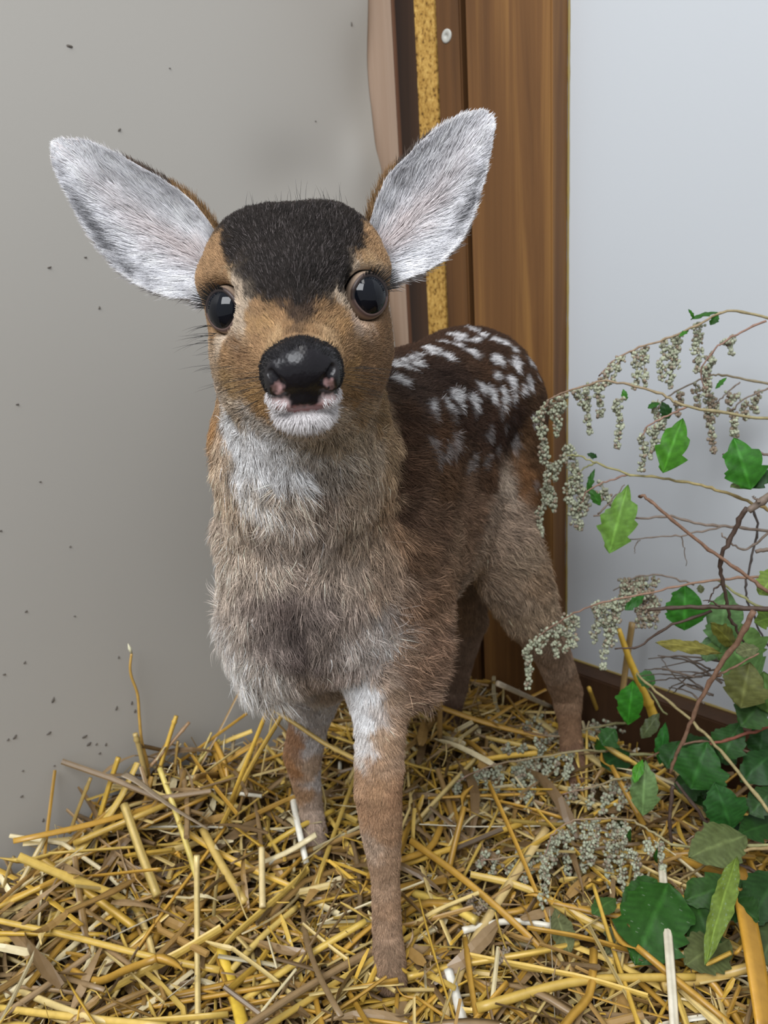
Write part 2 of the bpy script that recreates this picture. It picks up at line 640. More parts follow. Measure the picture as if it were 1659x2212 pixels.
# hind legs
H1 = [(.100, .675, .372), (.090, .615, .285), A(1138, 1310, .628), A(1192, 1410, .655), A(1224, 1495, .676), A(1230, 1560, .665), A(1237, 1640, .648), A(1244, 1700, .632)]
B.chain(H1, [.042, .033, .0225, .0148, .0135, .0095, .0095, .0105], .016)
H2 = [(.060, .715, .37), (.050, .665, .285), A(1008, 1340, .715), A(992, 1420, .735), A(982, 1480, .745), A(970, 1550, .735), A(963, 1610, .722)]
B.chain(H2, [.042, .030, .018, .0135, .0125, .0098, .0105], .016)
EYE_RAD = 0.0125
eyes = []
for e, sgn in ((EYE_L, -1), (EYE_R, 1)):
    gaze = unit(np.array([sgn * 0.50, -0.86, 0.05]))
    ce = e
    eyes.append((ce, gaze, sgn))
    B.ell(ce - gaze * .003, (.0145, .0145, .0145), .008)
B.cone((.088, .742, .385), .012, (.095, .775, .345), .010, .012)          # tail
for ce, gaze, sgn in eyes:
    B.ell(ce + gaze * .0155 + np.array([0, 0, .001]), (.0145, .0145, .0145), .006, sub=True)
    B.ell(ce + gaze * .0150 + np.array([-sgn * .0075, -.004, -.001]), (.0108, .0108, .0108), .006, sub=True)
    B.cone(ce, EYE_RAD * 0.97, ce + gaze * 0.02, EYE_RAD * 0.97, .002, sub=True)
bv, bf = body.mesh()
body_bvh = BVHTree.FromPolygons(bv.tolist(), bf.tolist())


def hit(x, y):
    """where the sight line through a photo point meets the fawn"""
    loc, nor, idx, dist = body_bvh.ray_cast(Vector(c_o), Vector(unit(ray(x, y))))
    return None if loc is None else np.array(loc)


_lat = rng.standard_normal((32, 32, 32, 4))


def vnoise(P, cell, seed=0):
    q = np.asarray(P) / cell + seed * 7.31
    i = np.floor(q).astype(int)
    t = q - i
    t = t * t * (3 - 2 * t)
    out = 0
    for a in (0, 1):
        for b in (0, 1):
            for c in (0, 1):
                w = (t[:, 0] if a else 1 - t[:, 0]) * (t[:, 1] if b else 1 - t[:, 1]) * (t[:, 2] if c else 1 - t[:, 2])
                out = out + w[:, None] * _lat[(i[:, 0] + a) & 31, (i[:, 1] + b) & 31, (i[:, 2] + c) & 31]
    return out


def idw(P, pos, val, power=5.0, eps=0.002):
    out = np.zeros((len(P), val.shape[1]))
    c0 = pos.mean(0)
    p32, v32 = (pos - c0).astype(np.float32), val.astype(np.float32)
    pp = (p32 ** 2).sum(1)
    for i in range(0, len(P), 30000):
        q = (P[i:i + 30000] - c0).astype(np.float32)
        d2 = np.maximum((q ** 2).sum(1)[:, None] + pp[None] - 2 * (q @ p32.T), 0) + np.float32(eps * eps)
        w = 1.0 / (d2 * d2)
        if power > 4.5:
            w /= np.sqrt(d2)
        out[i:i + 30000] = (w @ v32) / w.sum(1, keepdims=True)
    return out


# colour and length of the coat at points of the photograph: (x, y, colour, hair length in mm)
CAP, OCH, BROWN, DK = (.019, .0155, .014), (.325, .20, .105), (.235, .14, .075), (.055, .030, .019)
PALE, WHITE, GREY, TAN = (.50, .40, .30), (.86, .84, .83), (.38, .30, .245), (.43, .30, .19)
coat = [
    # dark cap
    (640, 455, CAP, 6), (560, 470, CAP, 6), (720, 465, CAP, 6), (505, 510, CAP, 5), (640, 520, CAP, 6), (760, 510, CAP, 5), (515, 560, CAP, 5), (580, 560, CAP, 5),
    (700, 560, CAP, 5), (755, 560, CAP, 5), (535, 595, CAP, 4), (590, 615, CAP, 4), (640, 600, CAP, 4), (700, 615, CAP, 4), (740, 595, CAP, 4), (620, 640, CAP, 4), (670, 640, CAP, 4),
    (645, 670, (.06, .038, .025), 3.5), (655, 695, (.09, .055, .035), 3), (652, 715, (.10, .065, .045), 2.5),
    # sides of the forehead, face
    (468, 520, OCH, 5), (462, 560, OCH, 5), (470, 600, OCH, 4), (800, 510, OCH, 5), (815, 545, OCH, 5), (835, 560, OCH, 5), (790, 560, (.45, .30, .16), 4),
    (752, 612, PALE, 3.5), (757, 640, PALE, 3), (762, 592, PALE, 3.5), (748, 660, (.46, .35, .25), 3), (512, 640, PALE, 3.5), (520, 665, PALE, 3), (505, 605, PALE, 4), (525, 630, PALE, 4), (500, 585, (.46, .33, .20), 4), (755, 605, PALE, 4), (770, 585, PALE, 4), (745, 630, (.46, .35, .25), 3.5),
    (550, 660, OCH, 3.5), (575, 690, (.40, .25, .12), 3.5), (600, 665, (.30, .18, .09), 3.5), (540, 700, (.40, .25, .125), 3.5), (600, 720, (.42, .28, .15), 3), (560, 745, OCH, 3.5), (520, 760, BROWN, 4),
    (720, 660, (.36, .22, .11), 3.5), (710, 690, (.38, .24, .12), 3.5), (740, 700, (.38, .23, .11), 3.5), (700, 720, (.40, .27, .15), 3), (760, 740, OCH, 3.5), (790, 780, BROWN, 4), (820, 720, BROWN, 4.5),
    (500, 715, PALE, 3.5), (480, 735, PALE, 3.5), (520, 700, PALE, 3), (765, 690, (.44, .33, .25), 3.5), (785, 700, (.38, .27, .19), 3.5),
    (490, 775, OCH, 4), (530, 800, OCH, 4.5), (500, 830, (.40, .26, .13), 5), (545, 850, (.36, .22, .10), 4.5), (760, 800, (.33, .20, .09), 4.5), (770, 850, (.30, .18, .085), 5), (810, 830, BROWN, 5),
    (835, 800, BROWN, 6), (835, 640, BROWN, 4), (835, 690, BROWN, 4.5), (440, 600, OCH, 4), (455, 710, OCH, 4),
    # jaw and throat
    (480, 870, (.40, .27, .16), 8), (515, 890, PALE, 8), (550, 905, (.60, .54, .48), 8), (560, 945, WHITE, 12), (520, 950, WHITE, 12), (600, 960, WHITE, 12), (560, 1000, WHITE, 14), (620, 1000, WHITE, 14),
    (660, 980, (.60, .55, .50), 12), (700, 960, (.42, .34, .25), 10), (700, 1020, (.50, .44, .38), 14), (760, 940, (.46, .37, .27), 10), (780, 900, (.38, .26, .15), 8), (820, 900, (.33, .22, .12), 9),
    (800, 990, (.46, .37, .28), 13), (835, 980, (.38, .27, .17), 14), (640, 1030, WHITE, 15), (590, 1040, WHITE, 15), (540, 1035, (.78, .75, .73), 15), (740, 900, (.48, .38, .28), 7), (470, 940, (.36, .21, .10), 12), (465, 1020, (.33, .18, .085), 14), (490, 1000, (.52, .40, .29), 14),
    # neck and breast
    (500, 1070, (.48, .37, .27), 17), (460, 1100, (.42, .28, .18), 17), (560, 1060, (.60, .53, .46), 17), (620, 1080, (.46, .38, .31), 17), (680, 1090, (.40, .32, .26), 17), (760, 1080, (.42, .33, .25), 17),
    (830, 1080, (.37, .26, .17), 16), (855, 1150, (.27, .17, .105), 15), (520, 1150, (.46, .37, .29), 18), (470, 1180, (.44, .34, .25), 18), (600, 1160, (.40, .33, .275), 18), (680, 1170, (.36, .295, .245), 18), (760, 1170, (.37, .29, .22), 18),
    (820, 1190, (.34, .25, .18), 17), (500, 1260, (.47, .39, .32), 18), (580, 1240, (.42, .345, .28), 18), (660, 1240, GREY, 18), (740, 1240, (.37, .295, .235), 18), (820, 1270, (.34, .25, .185), 17),
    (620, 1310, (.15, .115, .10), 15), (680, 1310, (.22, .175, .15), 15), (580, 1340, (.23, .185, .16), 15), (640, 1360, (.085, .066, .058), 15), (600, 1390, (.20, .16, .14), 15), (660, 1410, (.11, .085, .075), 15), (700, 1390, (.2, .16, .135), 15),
    (530, 1330, (.47, .39, .33), 18), (510, 1400, (.57, .51, .46), 24), (540, 1450, (.64, .59, .54), 27), (505, 1440, (.62, .57, .52), 27), (590, 1450, (.50, .44, .39), 22), (760, 1330, (.30, .24, .20), 17), (760, 1400, (.44, .38, .34), 17), (820, 1350, (.46, .40, .36), 20), (820, 1400, (.52, .46, .42), 20), (780, 1390, (.50, .44, .40), 19), (850, 1370, (.46, .39, .34), 21),
    (680, 1460, (.30, .235, .19), 14), (740, 1450, (.38, .31, .27), 14), (870, 1330, (.30, .195, .13), 16), (870, 1400, (.30, .20, .135), 16),
    # flank and back
    (880, 760, DK, 9), (950, 740, DK, 9), (1050, 740, DK, 9), (1120, 790, (.07, .04, .025), 9), (900, 850, (.065, .042, .032), 10), (960, 830, (.052, .032, .024), 10), (1000, 880, (.05, .028, .019), 10), (1080, 850, (.075, .040, .023), 10),
    (1160, 850, (.08, .045, .026), 9), (880, 930, (.06, .033, .02), 11), (960, 960, (.085, .045, .025), 11), (1060, 950, (.055, .030, .021), 11), (1100, 920, (.045, .025, .018), 10), (880, 1030, (.08, .045, .028), 12), (960, 1040, (.11, .062, .035), 12), (1050, 1020, (.10, .055, .032), 12),
    (880, 1120, (.10, .06, .04), 13), (940, 1130, (.14, .085, .055), 13), (1010, 1110, (.17, .105, .068), 13), (1140, 960, (.11, .06, .03), 10), (1130, 1040, (.20, .10, .045), 10), (1160, 1080, (.19, .095, .042), 10), (1090, 1060, (.40, .32, .25), 14), (1070, 1110, (.32, .24, .18), 15),
    (1120, 1140, (.33, .245, .18), 15), (1060, 1180, (.32, .235, .17), 15), (1130, 1200, (.36, .27, .19), 16), (980, 1190, (.22, .145, .095), 14), (900, 1200, (.15, .09, .055), 14), (940, 1280, (.24, .15, .095), 15), (1030, 1230, (.33, .24, .17), 15), (1160, 1260, (.33, .23, .15), 14),
    (900, 1330, (.22, .13, .08), 18), (920, 1400, (.24, .15, .10), 24), (895, 1440, (.27, .17, .11), 26), (890, 1490, (.29, .19, .13), 24), (875, 1440, (.30, .20, .14), 20), (960, 1370, (.25, .16, .10), 20), (1190, 1180, (.20, .12, .07), 14), (1180, 950, (.10, .055, .03), 10),
    # legs
    (790, 1500, WHITE, 9), (790, 1560, WHITE, 8), (785, 1610, (.70, .66, .63), 7), (812, 1540, (.60, .54, .50), 8), (840, 1475, (.40, .30, .23), 10), (828, 1595, (.45, .32, .22), 7), (784, 1640, (.62, .54, .48), 6), (850, 1500, (.36, .25, .17), 10), (860, 1560, (.40, .27, .18), 9), (845, 1610, (.42, .28, .18), 8),
    (810, 1650, (.44, .29, .185), 6), (780, 1680, (.44, .28, .17), 6), (820, 1710, (.42, .26, .15), 5), (850, 1720, (.38, .225, .13), 5), (800, 1760, (.40, .245, .145), 5), (840, 1800, (.38, .235, .14), 5), (798, 1830, (.46, .34, .25), 5),
    (840, 1880, (.40, .265, .17), 4.5), (812, 1920, (.44, .30, .20), 4.5), (840, 1960, (.40, .26, .165), 4.5), (830, 2030, (.40, .27, .18), 4.5), (850, 2060, (.30, .20, .13), 4.5),
    (650, 1490, (.52, .46, .42), 10), (700, 1490, (.42, .34, .28), 10), (680, 1550, (.60, .56, .54), 8), (650, 1540, (.55, .49, .45), 8), (635, 1600, (.36, .20, .11), 6), (680, 1610, (.55, .51, .49), 6), (635, 1660, (.36, .19, .09), 5), (665, 1660, (.48, .35, .25), 5), (688, 1680, (.52, .47, .44), 5), (655, 1720, (.42, .26, .15), 5), (682, 1740, (.42, .32, .25), 5),
    (1150, 1330, (.34, .25, .17), 13), (1120, 1290, (.33, .245, .175), 14), (1190, 1390, (.33, .235, .165), 9), (1210, 1440, (.32, .22, .15), 7), (1235, 1500, (.27, .17, .105), 6), (1240, 1580, (.24, .14, .08), 5), (1250, 1640, (.23, .13, .08), 5),
    (1020, 1330, (.24, .16, .105), 10), (1000, 1400, (.24, .165, .12), 7), (985, 1480, (.21, .14, .1), 6), (968, 1550, (.16, .10, .07), 5),
]
def in_poly(x, y, poly):
    r_, j = False, len(poly) - 1
    for i in range(len(poly)):
        (xi, yi), (xj, yj) = poly[i], poly[j]
        if (yi > y) != (yj > y) and x < (xj - xi) * (y - yi) / (yj - yi) + xi:
            r_ = not r_
        j = i
    return r_


CAP_POLY = [(484, 500), (500, 470), (540, 440), (600, 425), (690, 425), (750, 440), (782, 475), (775, 530), (758, 575), (736, 608), (696, 645), (672, 690), (645, 702), (612, 668), (545, 636), (506, 595), (490, 545)]
coat = [k for k in coat if not in_poly(k[0], k[1], CAP_POLY)]
for yy in range(432, 700, 24):
    for xx in range(484, 800, 26):
        if in_poly(xx, yy, CAP_POLY):
            coat.append((xx, yy, CAP if yy < 655 else (.055, .036, .026), 6 if yy < 520 else 4.5))
for i in range(len(CAP_POLY)):                      # a ring of face colour outside the cap
    (x0, y0), (x1, y1) = CAP_POLY[i], CAP_POLY[(i + 1) % len(CAP_POLY)]
    for u in (0, .5):
        xx, yy = x0 + (x1 - x0) * u, y0 + (y1 - y0) * u
        cx_, cy_ = 640, 540
        k = 1 / math.hypot(xx - cx_, yy - cy_)
        coat.append((xx - (xx - cx_) * k * 6, yy - (yy - cy_) * k * 6, CAP if yy < 655 else (.055, .036, .026), 4.5))
        xx, yy = xx + (xx - cx_) * k * 18, yy + (yy - cy_) * k * 18
        if yy > 470:
            near_eye = (505 < xx < 560 and yy > 580) or (725 < xx < 790 and yy > 570)
            coat.append((xx, yy, PALE if near_eye else ((.30, .18, .09) if 600 < xx < 720 else OCH), 4))
pos, val = [], []
for x, y, c, L in coat:
    h_ = hit(x, y)
    if h_ is None:
        continue
    if 1040 < y < 1480 and x < 860:
        c = np.clip(np.array(c) * (1.16, 1.16, 1.16), 0, .9)
    pos.append(h_)
    val.append((*c, L * 0.001))
# far side of the animal, out of the photograph: same coat
for p, c, L in [((-.09, .56, .38), DK, 10), ((-.06, .60, .40), DK, 10), ((0, .70, .40), DK, 10), ((-.09, .55, .30), (.15, .09, .055), 13), ((-.03, .66, .30), (.2, .13, .09), 13), ((.07, .75, .38), DK, 10), ((.12, .75, .34), (.3, .22, .16), 12),
                ((-.08, .47, .47), OCH, 8), ((.005, .47, .47), OCH, 8), ((-.038, .49, .49), BROWN, 8), ((-.1, .52, .40), BROWN, 13), ((-.02, .52, .445), DK, 9), ((.05, .60, .24), (.33, .25, .19), 15)]:
    pos.append(np.array(p))
    val.append((*c, L * 0.001))
coat_pos, coat_val = np.array(pos), np.array(val)

# white spots, in the zoomed crop's own pixels: crop origin (800, 680), scale 3.318
spots = [(180, 380, 1.1), (230, 350, 1.1), (290, 330, 1.1), (340, 310, 1.1), (200, 480, 1.2), (260, 400, 1.1), (320, 370, 1), (410, 265, 1.2), (470, 270, 1.1), (440, 300, 1.1), (530, 215, 1.2), (550, 320, 1.3), (590, 160, 1.1),
         (640, 170, 1.2), (690, 110, 1.2), (740, 130, 1.1), (650, 200, 1.1), (630, 240, 1.1), (720, 290, 1.4), (750, 205, 1.1), (800, 170, .9), (895, 335, 1.4), (890, 440, 1.3), (1030, 350, 1.3), (1035, 395, .9), (1000, 490, 1.4), (1130, 490, 1.2),
         (1080, 540, .9), (1120, 340, 1.1), (1160, 380, 1.1), (1180, 440, 1), (780, 535, 1.5), (850, 570, 1.5), (610, 600, 1.6), (540, 660, 1.3), (720, 610, 1.4), (940, 570, 1.2), (1010, 610, 1.2), (930, 625, .9), (430, 650, 1.1), (940, 205, 1.1),
         (900, 200, .9), (370, 115, 1), (270, 165, 1), (220, 185, 1), (1000, 245, .8), (1240, 560, 1.1), (1160, 740, 1.1)]
faint = [(330, 830, 1.6), (590, 930, 1.5), (540, 965, 1.2), (270, 1085, 1.7), (830, 850, 1.6), (1020, 920, 1.6), (720, 1050, 1.4), (800, 1060, 1.2), (680, 1100, 1.2), (430, 920, 1.3), (480, 1010, 1.1), (950, 800, 1), (300, 700, 1.3), (440, 700, 1.3), (580, 720, 1.2),
         (730, 700, 1.2), (900, 700, 1.1), (890, 970, 1), (380, 1130, 1), (1160, 1220, 1.3)]
sp = []
for lst, strength in ((spots, 0.95), (faint, 0.25)):
    for x, y, r in lst:
        h_ = hit(800 + x / 3.318, 680 + y / 3.318)
        if h_ is not None and h_[1] > 0.5:
            sp.append((*h_, r * 0.0033, strength))
sp = np.array(sp)


def coat_at(P, jitter=0.004):
    q = P + jitter * vnoise(P, 0.006, 3)[:, :3] * 0.5 + jitter * vnoise(P, 0.0018, 5)[:, :3] * 0.35
    r = idw(q, coat_pos, coat_val, 5.0)
    col, L = r[:, :3].copy(), r[:, 3].copy()
    qs = P + 0.0016 * vnoise(P, 0.004, 8)[:, :3]
    back_ = np.flatnonzero(P[:, 1] > 0.49)
    for i in range(0, len(back_), 40000):
        k = back_[i:i + 40000]
        q32, s32 = qs[k].astype(np.float32), sp.astype(np.float32)
        d2 = np.maximum((q32 ** 2).sum(1)[:, None] + (s32[:, :3] ** 2).sum(1)[None] - 2 * (q32 @ s32[:, :3].T), 0)
        w = np.clip(1.6 - np.sqrt(d2) / s32[None, :, 3], 0, 0.6) / 0.6 * s32[None, :, 4]
        w = w.max(1)[:, None]
        col[k] = col[k] * (1 - w) + np.array([.70, .69, .70]) * w
    return np.clip(col, 0.004, 0.9), L


# lie of the hair: (x, y, direction)
AX = unit(np.array([.105, .165, 0]))
lie = []
for x, y, d in [(650, 760, None), (640, 500, None), (560, 560, None), (720, 560, None), (480, 620, None), (800, 600, None), (560, 700, None), (740, 700, None), (520, 780, None), (780, 780, None), (500, 840, None), (820, 840, None), (560, 880, None), (750, 880, None), (470, 560, None), (835, 560, None),
                (640, 900, (0, .3, -1)), (560, 950, (-.25, 0, -1)), (660, 960, (.05, 0, -1)), (780, 940, (.5, .2, -.8)), (830, 900, (.7, .5, -.5)), (470, 930, (-.4, .2, -.9)), (500, 1050, (-.15, 0, -1)), (650, 1080, (.05, 0, -1)), (800, 1050, (.35, 0, -.9)),
                (480, 1180, (-.25, 0, -1)), (600, 1180, (.05, 0, -1)), (700, 1180, (.1, 0, -1)), (820, 1180, (.3, 0, -.9)), (500, 1320, (-.3, 0, -1)), (620, 1300, (0, -.2, -1)), (720, 1300, (.2, 0, -1)), (820, 1320, (.4, 0, -.9)), (520, 1440, (-.35, 0, -1)), (560, 1460, (-.2, -.1, -1)), (640, 1420, (.1, 0, -1)), (760, 1420, (.2, -.1, -1)), (860, 1400, (.8, .1, -.6)), (880, 1300, (.6, .3, -.7)),
                (800, 1520, (0, 0, -1)), (860, 1520, (.6, .2, -.7)), (850, 1600, (.3, .1, -1)), (815, 1700, (0, 0, -1)), (835, 1900, (0, 0, -1)), (835, 2050, (0, 0, -1)), (680, 1550, (0, 0, -1)), (660, 1650, (0, 0, -1)), (670, 1740, (0, 0, -1)),
                (1150, 1330, (.35, .2, -.9)), (1200, 1420, (.1, .1, -1)), (1240, 1550, (0, 0, -1)), (1250, 1650, (0, 0, -1)), (1000, 1400, (0, 0, -1)), (975, 1520, (0, 0, -1)),
                (900, 850, (.8, .75, -.35)), (1000, 760, (.8, .8, -.2)), (1100, 800, (.8, .6, -.5)), (1150, 900, (.55, .4, -.9)), (1000, 950, (.8, .6, -.5)), (900, 1050, (.8, .6, -.4)), (1000, 1080, (.8, .5, -.5)), (900, 1200, (.7, .5, -.6)), (1080, 1100, (.8, .1, -.6)), (1060, 1200, (.75, 0, -.6)), (1140, 1200, (.6, .2, -.8)), (950, 1300, (.8, .2, -.6)), (930, 1400, (1, .0, -.35)), (895, 1450, (1, -.1, -.3)), (890, 1500, (1, -.1, -.4)), (875, 1560, (.7, 0, -.7)), (1140, 1050, (.3, .3, -1))]:
    h_ = hit(x, y)
    if h_ is None:
        continue
    if d is None:
        d = unit(h_ - np.array([-.032, .338, .452]))
    lie.append((*h_, *unit(np.array(d, float))))
for p, d in [((-.09, .56, .36), (.5, .8, -.4)), ((0, .7, .36), (.5, .8, -.5)), ((-.038, .50, .48), (0, .6, -.7)), ((-.09, .48, .44), (-.2, .6, -.8))]:
    lie.append((*p, *unit(np.array(d, float))))
lie = np.array(lie)


def sample_surface(V, Fq, dens, seed):
    """dens: strands per square metre at each face"""
    r = np.random.default_rng(seed)
    a, b, c, d = (V[Fq[:, i]] for i in range(4))
    area_ = 0.5 * np.linalg.norm(np.cross(c - a, d - b), axis=1)
    lam = area_ * dens
    cnt = r.poisson(lam)
    f_ = np.repeat(np.arange(len(Fq)), cnt)
    u, w = r.random((2, len(f_)))
    u, w = u[:, None], w[:, None]
    return (a[f_] * (1 - u) + b[f_] * u) * (1 - w) + (d[f_] * (1 - u) + c[f_] * u) * w, f_


def hair(name, P, d0, d1, L, col, rad, parent, mat, nseg=4, wave=0.0, seed=1):
    r = np.random.default_rng(seed)
    n, m = len(P), nseg + 1
    s = np.linspace(0, 1, m)
    pts = P[:, None] + L[:, None, None] * (d0[:, None] * (s - s * s / 2)[None, :, None] + d1[:, None] * (s * s / 2)[None, :, None])
    if wave:
        w = r.standard_normal((n, 1, 3)) * np.sin(s * 6.0)[None, :, None] * s[None, :, None]
        pts = pts + w * (L[:, None, None] * wave)
    cu = bpy.data.hair_curves.new(name)
    cu.add_curves([m] * n)
    cu.attributes['position'].data.foreach_set('vector', pts.astype(np.float32).ravel())
    ra = cu.attributes.get('radius') or cu.attributes.new('radius', 'FLOAT', 'POINT')
    taper = np.interp(s, [0, .5, 1], [1, .85, .12])
    ra.data.foreach_set('value', (np.broadcast_to(np.asarray(rad, float).reshape(-1, 1), (n, 1)) * taper[None]).astype(np.float32).ravel())
    ca = cu.attributes.new('tint', 'FLOAT_COLOR', 'CURVE')
    c4 = np.ones((n, 4), np.float32)
    c4[:, :3] = col
    ca.data.foreach_set('color', c4.ravel())
    cu.materials.append(mat)
    return link(bpy.data.objects.new(name, cu), parent)


m_fur = tinted('fur', 0.6, 0.12)
FUR_SCALE = 1.0
fawn = empty('fawn', (0.03, 0.56, 0.0))
tag(fawn, 'spotted brown fawn with white lined ears standing in straw facing forward', 'fawn')
m_skin = tinted('fawn_skin', 0.7, 0.15)
vcol, vlen = coat_at(bv)
torso = mesh_obj('body', bv, bf, m_skin, fawn, True, vcol * 0.8)

# --- coat
fc = bv[bf].mean(1)
fn = body.grad(fc)
flen = vlen[bf[:, 0]]
dens = np.interp(flen, [.003, .005, .008, .012, .018], [5.2e6, 4.2e6, 2.9e6, 2.2e6, 1.9e6])
face_cam = (fn * unit(c_o - fc)).sum(1)
dens *= np.where(face_cam < -0.35, 0.22, 1.0) * FUR_SCALE
NOSE_C = A(652, 803, .341)
nf_ = unit(np.array([.0075, -.07, -.018]))
nx_ = unit(np.cross(nf_, (0, 0, 1.0)))
nx_ = nx_ if nx_[0] > 0 else -nx_
nu_ = unit(np.cross(nx_, nf_))
nu_ = nu_ if nu_[2] > 0 else -nu_
P, fi = sample_surface(bv, bf, dens, 3)
keep = P[:, 2] > 0.022
near_eye_ = np.full(len(P), 1.0)
for ce, gaze, sgn in eyes:
    q = P - ce
    ang_ = np.arccos(np.clip((unit(q) * gaze).sum(1), -1, 1))
    nasal = (q[:, 0] * sgn < -.004)
    dist_ = np.linalg.norm(q, axis=1)
    keep &= ~((dist_ < 0.0165) & (ang_ < 0.97))
    keep &= ~(nasal & (dist_ < .0175) & (ang_ < 1.05))
    near_eye_ = np.minimum(near_eye_, dist_)
loc = (P - NOSE_C) @ np.stack([nx_, nu_, nf_], 1)
keep &= ~((np.abs(loc[:, 0]) < .0168) & (loc[:, 1] < .0125) & (loc[:, 1] > -.0195) & (loc[:, 2] > -.012))
P = P[keep]
n_ = body.grad(P)
L = vlen[bf[fi[keep]]].mean(1) * np.interp(near_eye_[keep], [.0135, .026], [.32, 1])
t_ = idw(P, lie[:, :3], lie[:, 3:], 4.0)
t_ = unit(t_ - n_ * (t_ * n_).sum(1, keepdims=True))
col = coat_at(P + t_ * (L * 0.55)[:, None])[0]         # the visible half of each hair carries the pattern
big = vnoise(P, 0.010, 11)
fine = vnoise(P, 0.0035, 13)
tuft = vnoise(P, 0.0062, 17)
long_ = np.clip((L - .004) / .012, 0, 1)[:, None]
dirn = unit(t_ + (0.22 + 0.3 * long_) * big[:, :3] * 0.6 + (0.16 + 0.16 * long_) * fine[:, :3] + 0.22 * long_ * tuft[:, :3] + 0.14 * rng.standard_normal(P.shape))
dirn = unit(dirn - n_ * (dirn * n_).sum(1, keepdims=True))
lift = 0.42 + 0.16 * rng.random((len(P), 1))
d0 = unit(n_ * lift * 1.4 + dirn)
d1 = unit(n_ * (0.12 + 0.30 * long_ * np.clip(tuft[:, 3:4], -.4, 1)) + dirn + np.array([0, 0, -.14]) * long_)
L = L * (0.62 + 0.6 * rng.random(len(P))) * (1 + 0.12 * fine[:, 3])
# agouti variation: dark and pale hairs mixed
u = rng.random(len(P))
lum = col.mean(1)
mixed = np.clip((lum - .12) / .1, 0, 1) * np.clip((.75 - lum) / .3, 0, 1)
amp = 0.45 + 0.55 * long_[:, 0]
fac = np.exp(amp * (0.34 * rng.standard_normal(len(P)) + 0.16 * fine[:, 3] + 0.10 * tuft[:, 3] + 0.12 * big[:, 3]))
fac *= np.where((u < 0.16 * mixed * amp), 0.4, 1.0) * np.where(u > 0.9, 1.35, 1.0)
col = np.clip(col * fac[:, None], 0.004, 0.88)
dark = (lum < 0.03) & (u > 0.86)
col[dark] = np.array([.085, .072, .07]) * (0.5 + rng.random((dark.sum(), 1)))
rad = np.interp(L, [.003, .008, .018], [.00013, .00016, .00020]) * (0.8 + 0.4 * rng.random(len(P)))
fur = hair('fur', P - n_ * 0.0004, d0, d1, L, col, rad, fawn, m_fur, 4, 0.05)
tag(fur, 'soft brown, white and dark coat', kind='stuff')
print('strands', len(P))


# --- eyes
m_eye = material('eyeball', (0.004, 0.005, 0.008), 0.04, 0.32)
m_lid = tinted('eyelid_skin', 0.45, 0.35)
for ce, gaze, sgn in eyes:
    nth, nph = 40, 24
    eu = unit(np.array([0, 0, 1.0]) - gaze * gaze[2])
    es = np.cross(gaze, eu)
    es = es * (1 if es[0] * sgn > 0 else -1)             # towards the temple
    vv, ff = [], []
    for i in range(nph + 1):
        ph = 1.75 * i / nph
        for j in range(nth):
            th = 2 * math.pi * j / nth
            rr = EYE_RAD * (1 + 0.04 * math.exp(-(ph / 0.7) ** 2))
            vv.append(ce + rr * (gaze * math.cos(ph) + math.sin(ph) * (eu * math.sin(th) + es * math.cos(th))))
    ff = [(i * nth + j, i * nth + (j + 1) % nth, (i + 1) * nth + (j + 1) % nth, (i + 1) * nth + j) for i in range(nph) for j in range(nth)]
    eye = mesh_obj('eye', vv, ff, m_eye, fawn)
    eye['label'] = 'glossy black eye'
    # lids: a shell around the opening
    vv, cc = [], []
    ks = [-.10, -.03, .03, .12, .25, .42, .62, .85, 1.25, 1.7]
    hs = [-.0010, .0002, .0006, .0008, .0008, .0006, .0004, .0002, -.0004, -.0030]
    nth = 64

    def rim(th):
        up = math.sin(th)
        tm = math.cos(th)
        a = 0.69 + (0.08 if up > 0 else 0.10) * abs(up) ** 2
        a += (0.12 if tm < 0 else 0.0) * abs(tm) ** 6          # tear corner on the nose side
        return a
    for kk, hh in zip(ks, hs):
        for j in range(nth):
            th = 2 * math.pi * j / nth
            ph = rim(th) + kk * 0.46
            rr = EYE_RAD + hh
            if math.sin(th) > 0.2 and kk > 0:
                rr += 0.0005 * math.sin(min(kk / .5, 1) * math.pi)
            vv.append(ce + rr * (gaze * math.cos(ph) + math.sin(ph) * (eu * math.sin(th) + es * math.cos(th))))
            low = math.sin(th) < -0.1
            if kk < 0.08:
                cc.append((.11, .07, .06) if low else (.022, .016, .015))
            else:
                cc.append((.30, .22, .16) if kk > .36 else ((.17, .11, .09) if low and kk > .2 else ((.08, .05, .043) if low else (.05, .032, .027))))
    ff = [(i * nth + j, i * nth + (j + 1) % nth, (i + 1) * nth + (j + 1) % nth, (i + 1) * nth + j) for i in range(len(ks) - 1) for j in range(nth)]
    lid = mesh_obj('eyelid', vv, ff, m_lid, fawn, True, np.array(cc))
    # lashes on the upper lid
    k = 70
    th = np.linspace(0.15, 1.9, k) + 0.05 * rng.standard_normal(k)
    ph = np.array([rim(x) for x in th]) + 0.03
    P = ce + (EYE_RAD + .0012) * (gaze * np.cos(ph)[:, None] + np.sin(ph)[:, None] * (eu * np.sin(th)[:, None] + es * np.cos(th)[:, None]))
    n_ = unit(P - ce)
    out = unit(eu * np.sin(th)[:, None] + es * np.cos(th)[:, None])
    temporal = np.clip(np.cos(th) * 0.9 + 0.5, 0.3, 1.2)
    lash = hair('eyelashes', P, unit(n_ + 0.5 * out), unit(out + 0.4 * es - 0.35 * eu + 0.2 * n_ + 0.12 * rng.standard_normal((k, 3))), 0.0078 * temporal * (0.7 + 0.5 * rng.random(k)),
                np.full((k, 3), 0.012), np.full(k, .00013), fawn, m_fur, 5)
    tag(lash, 'dark curved eyelashes', kind='stuff')

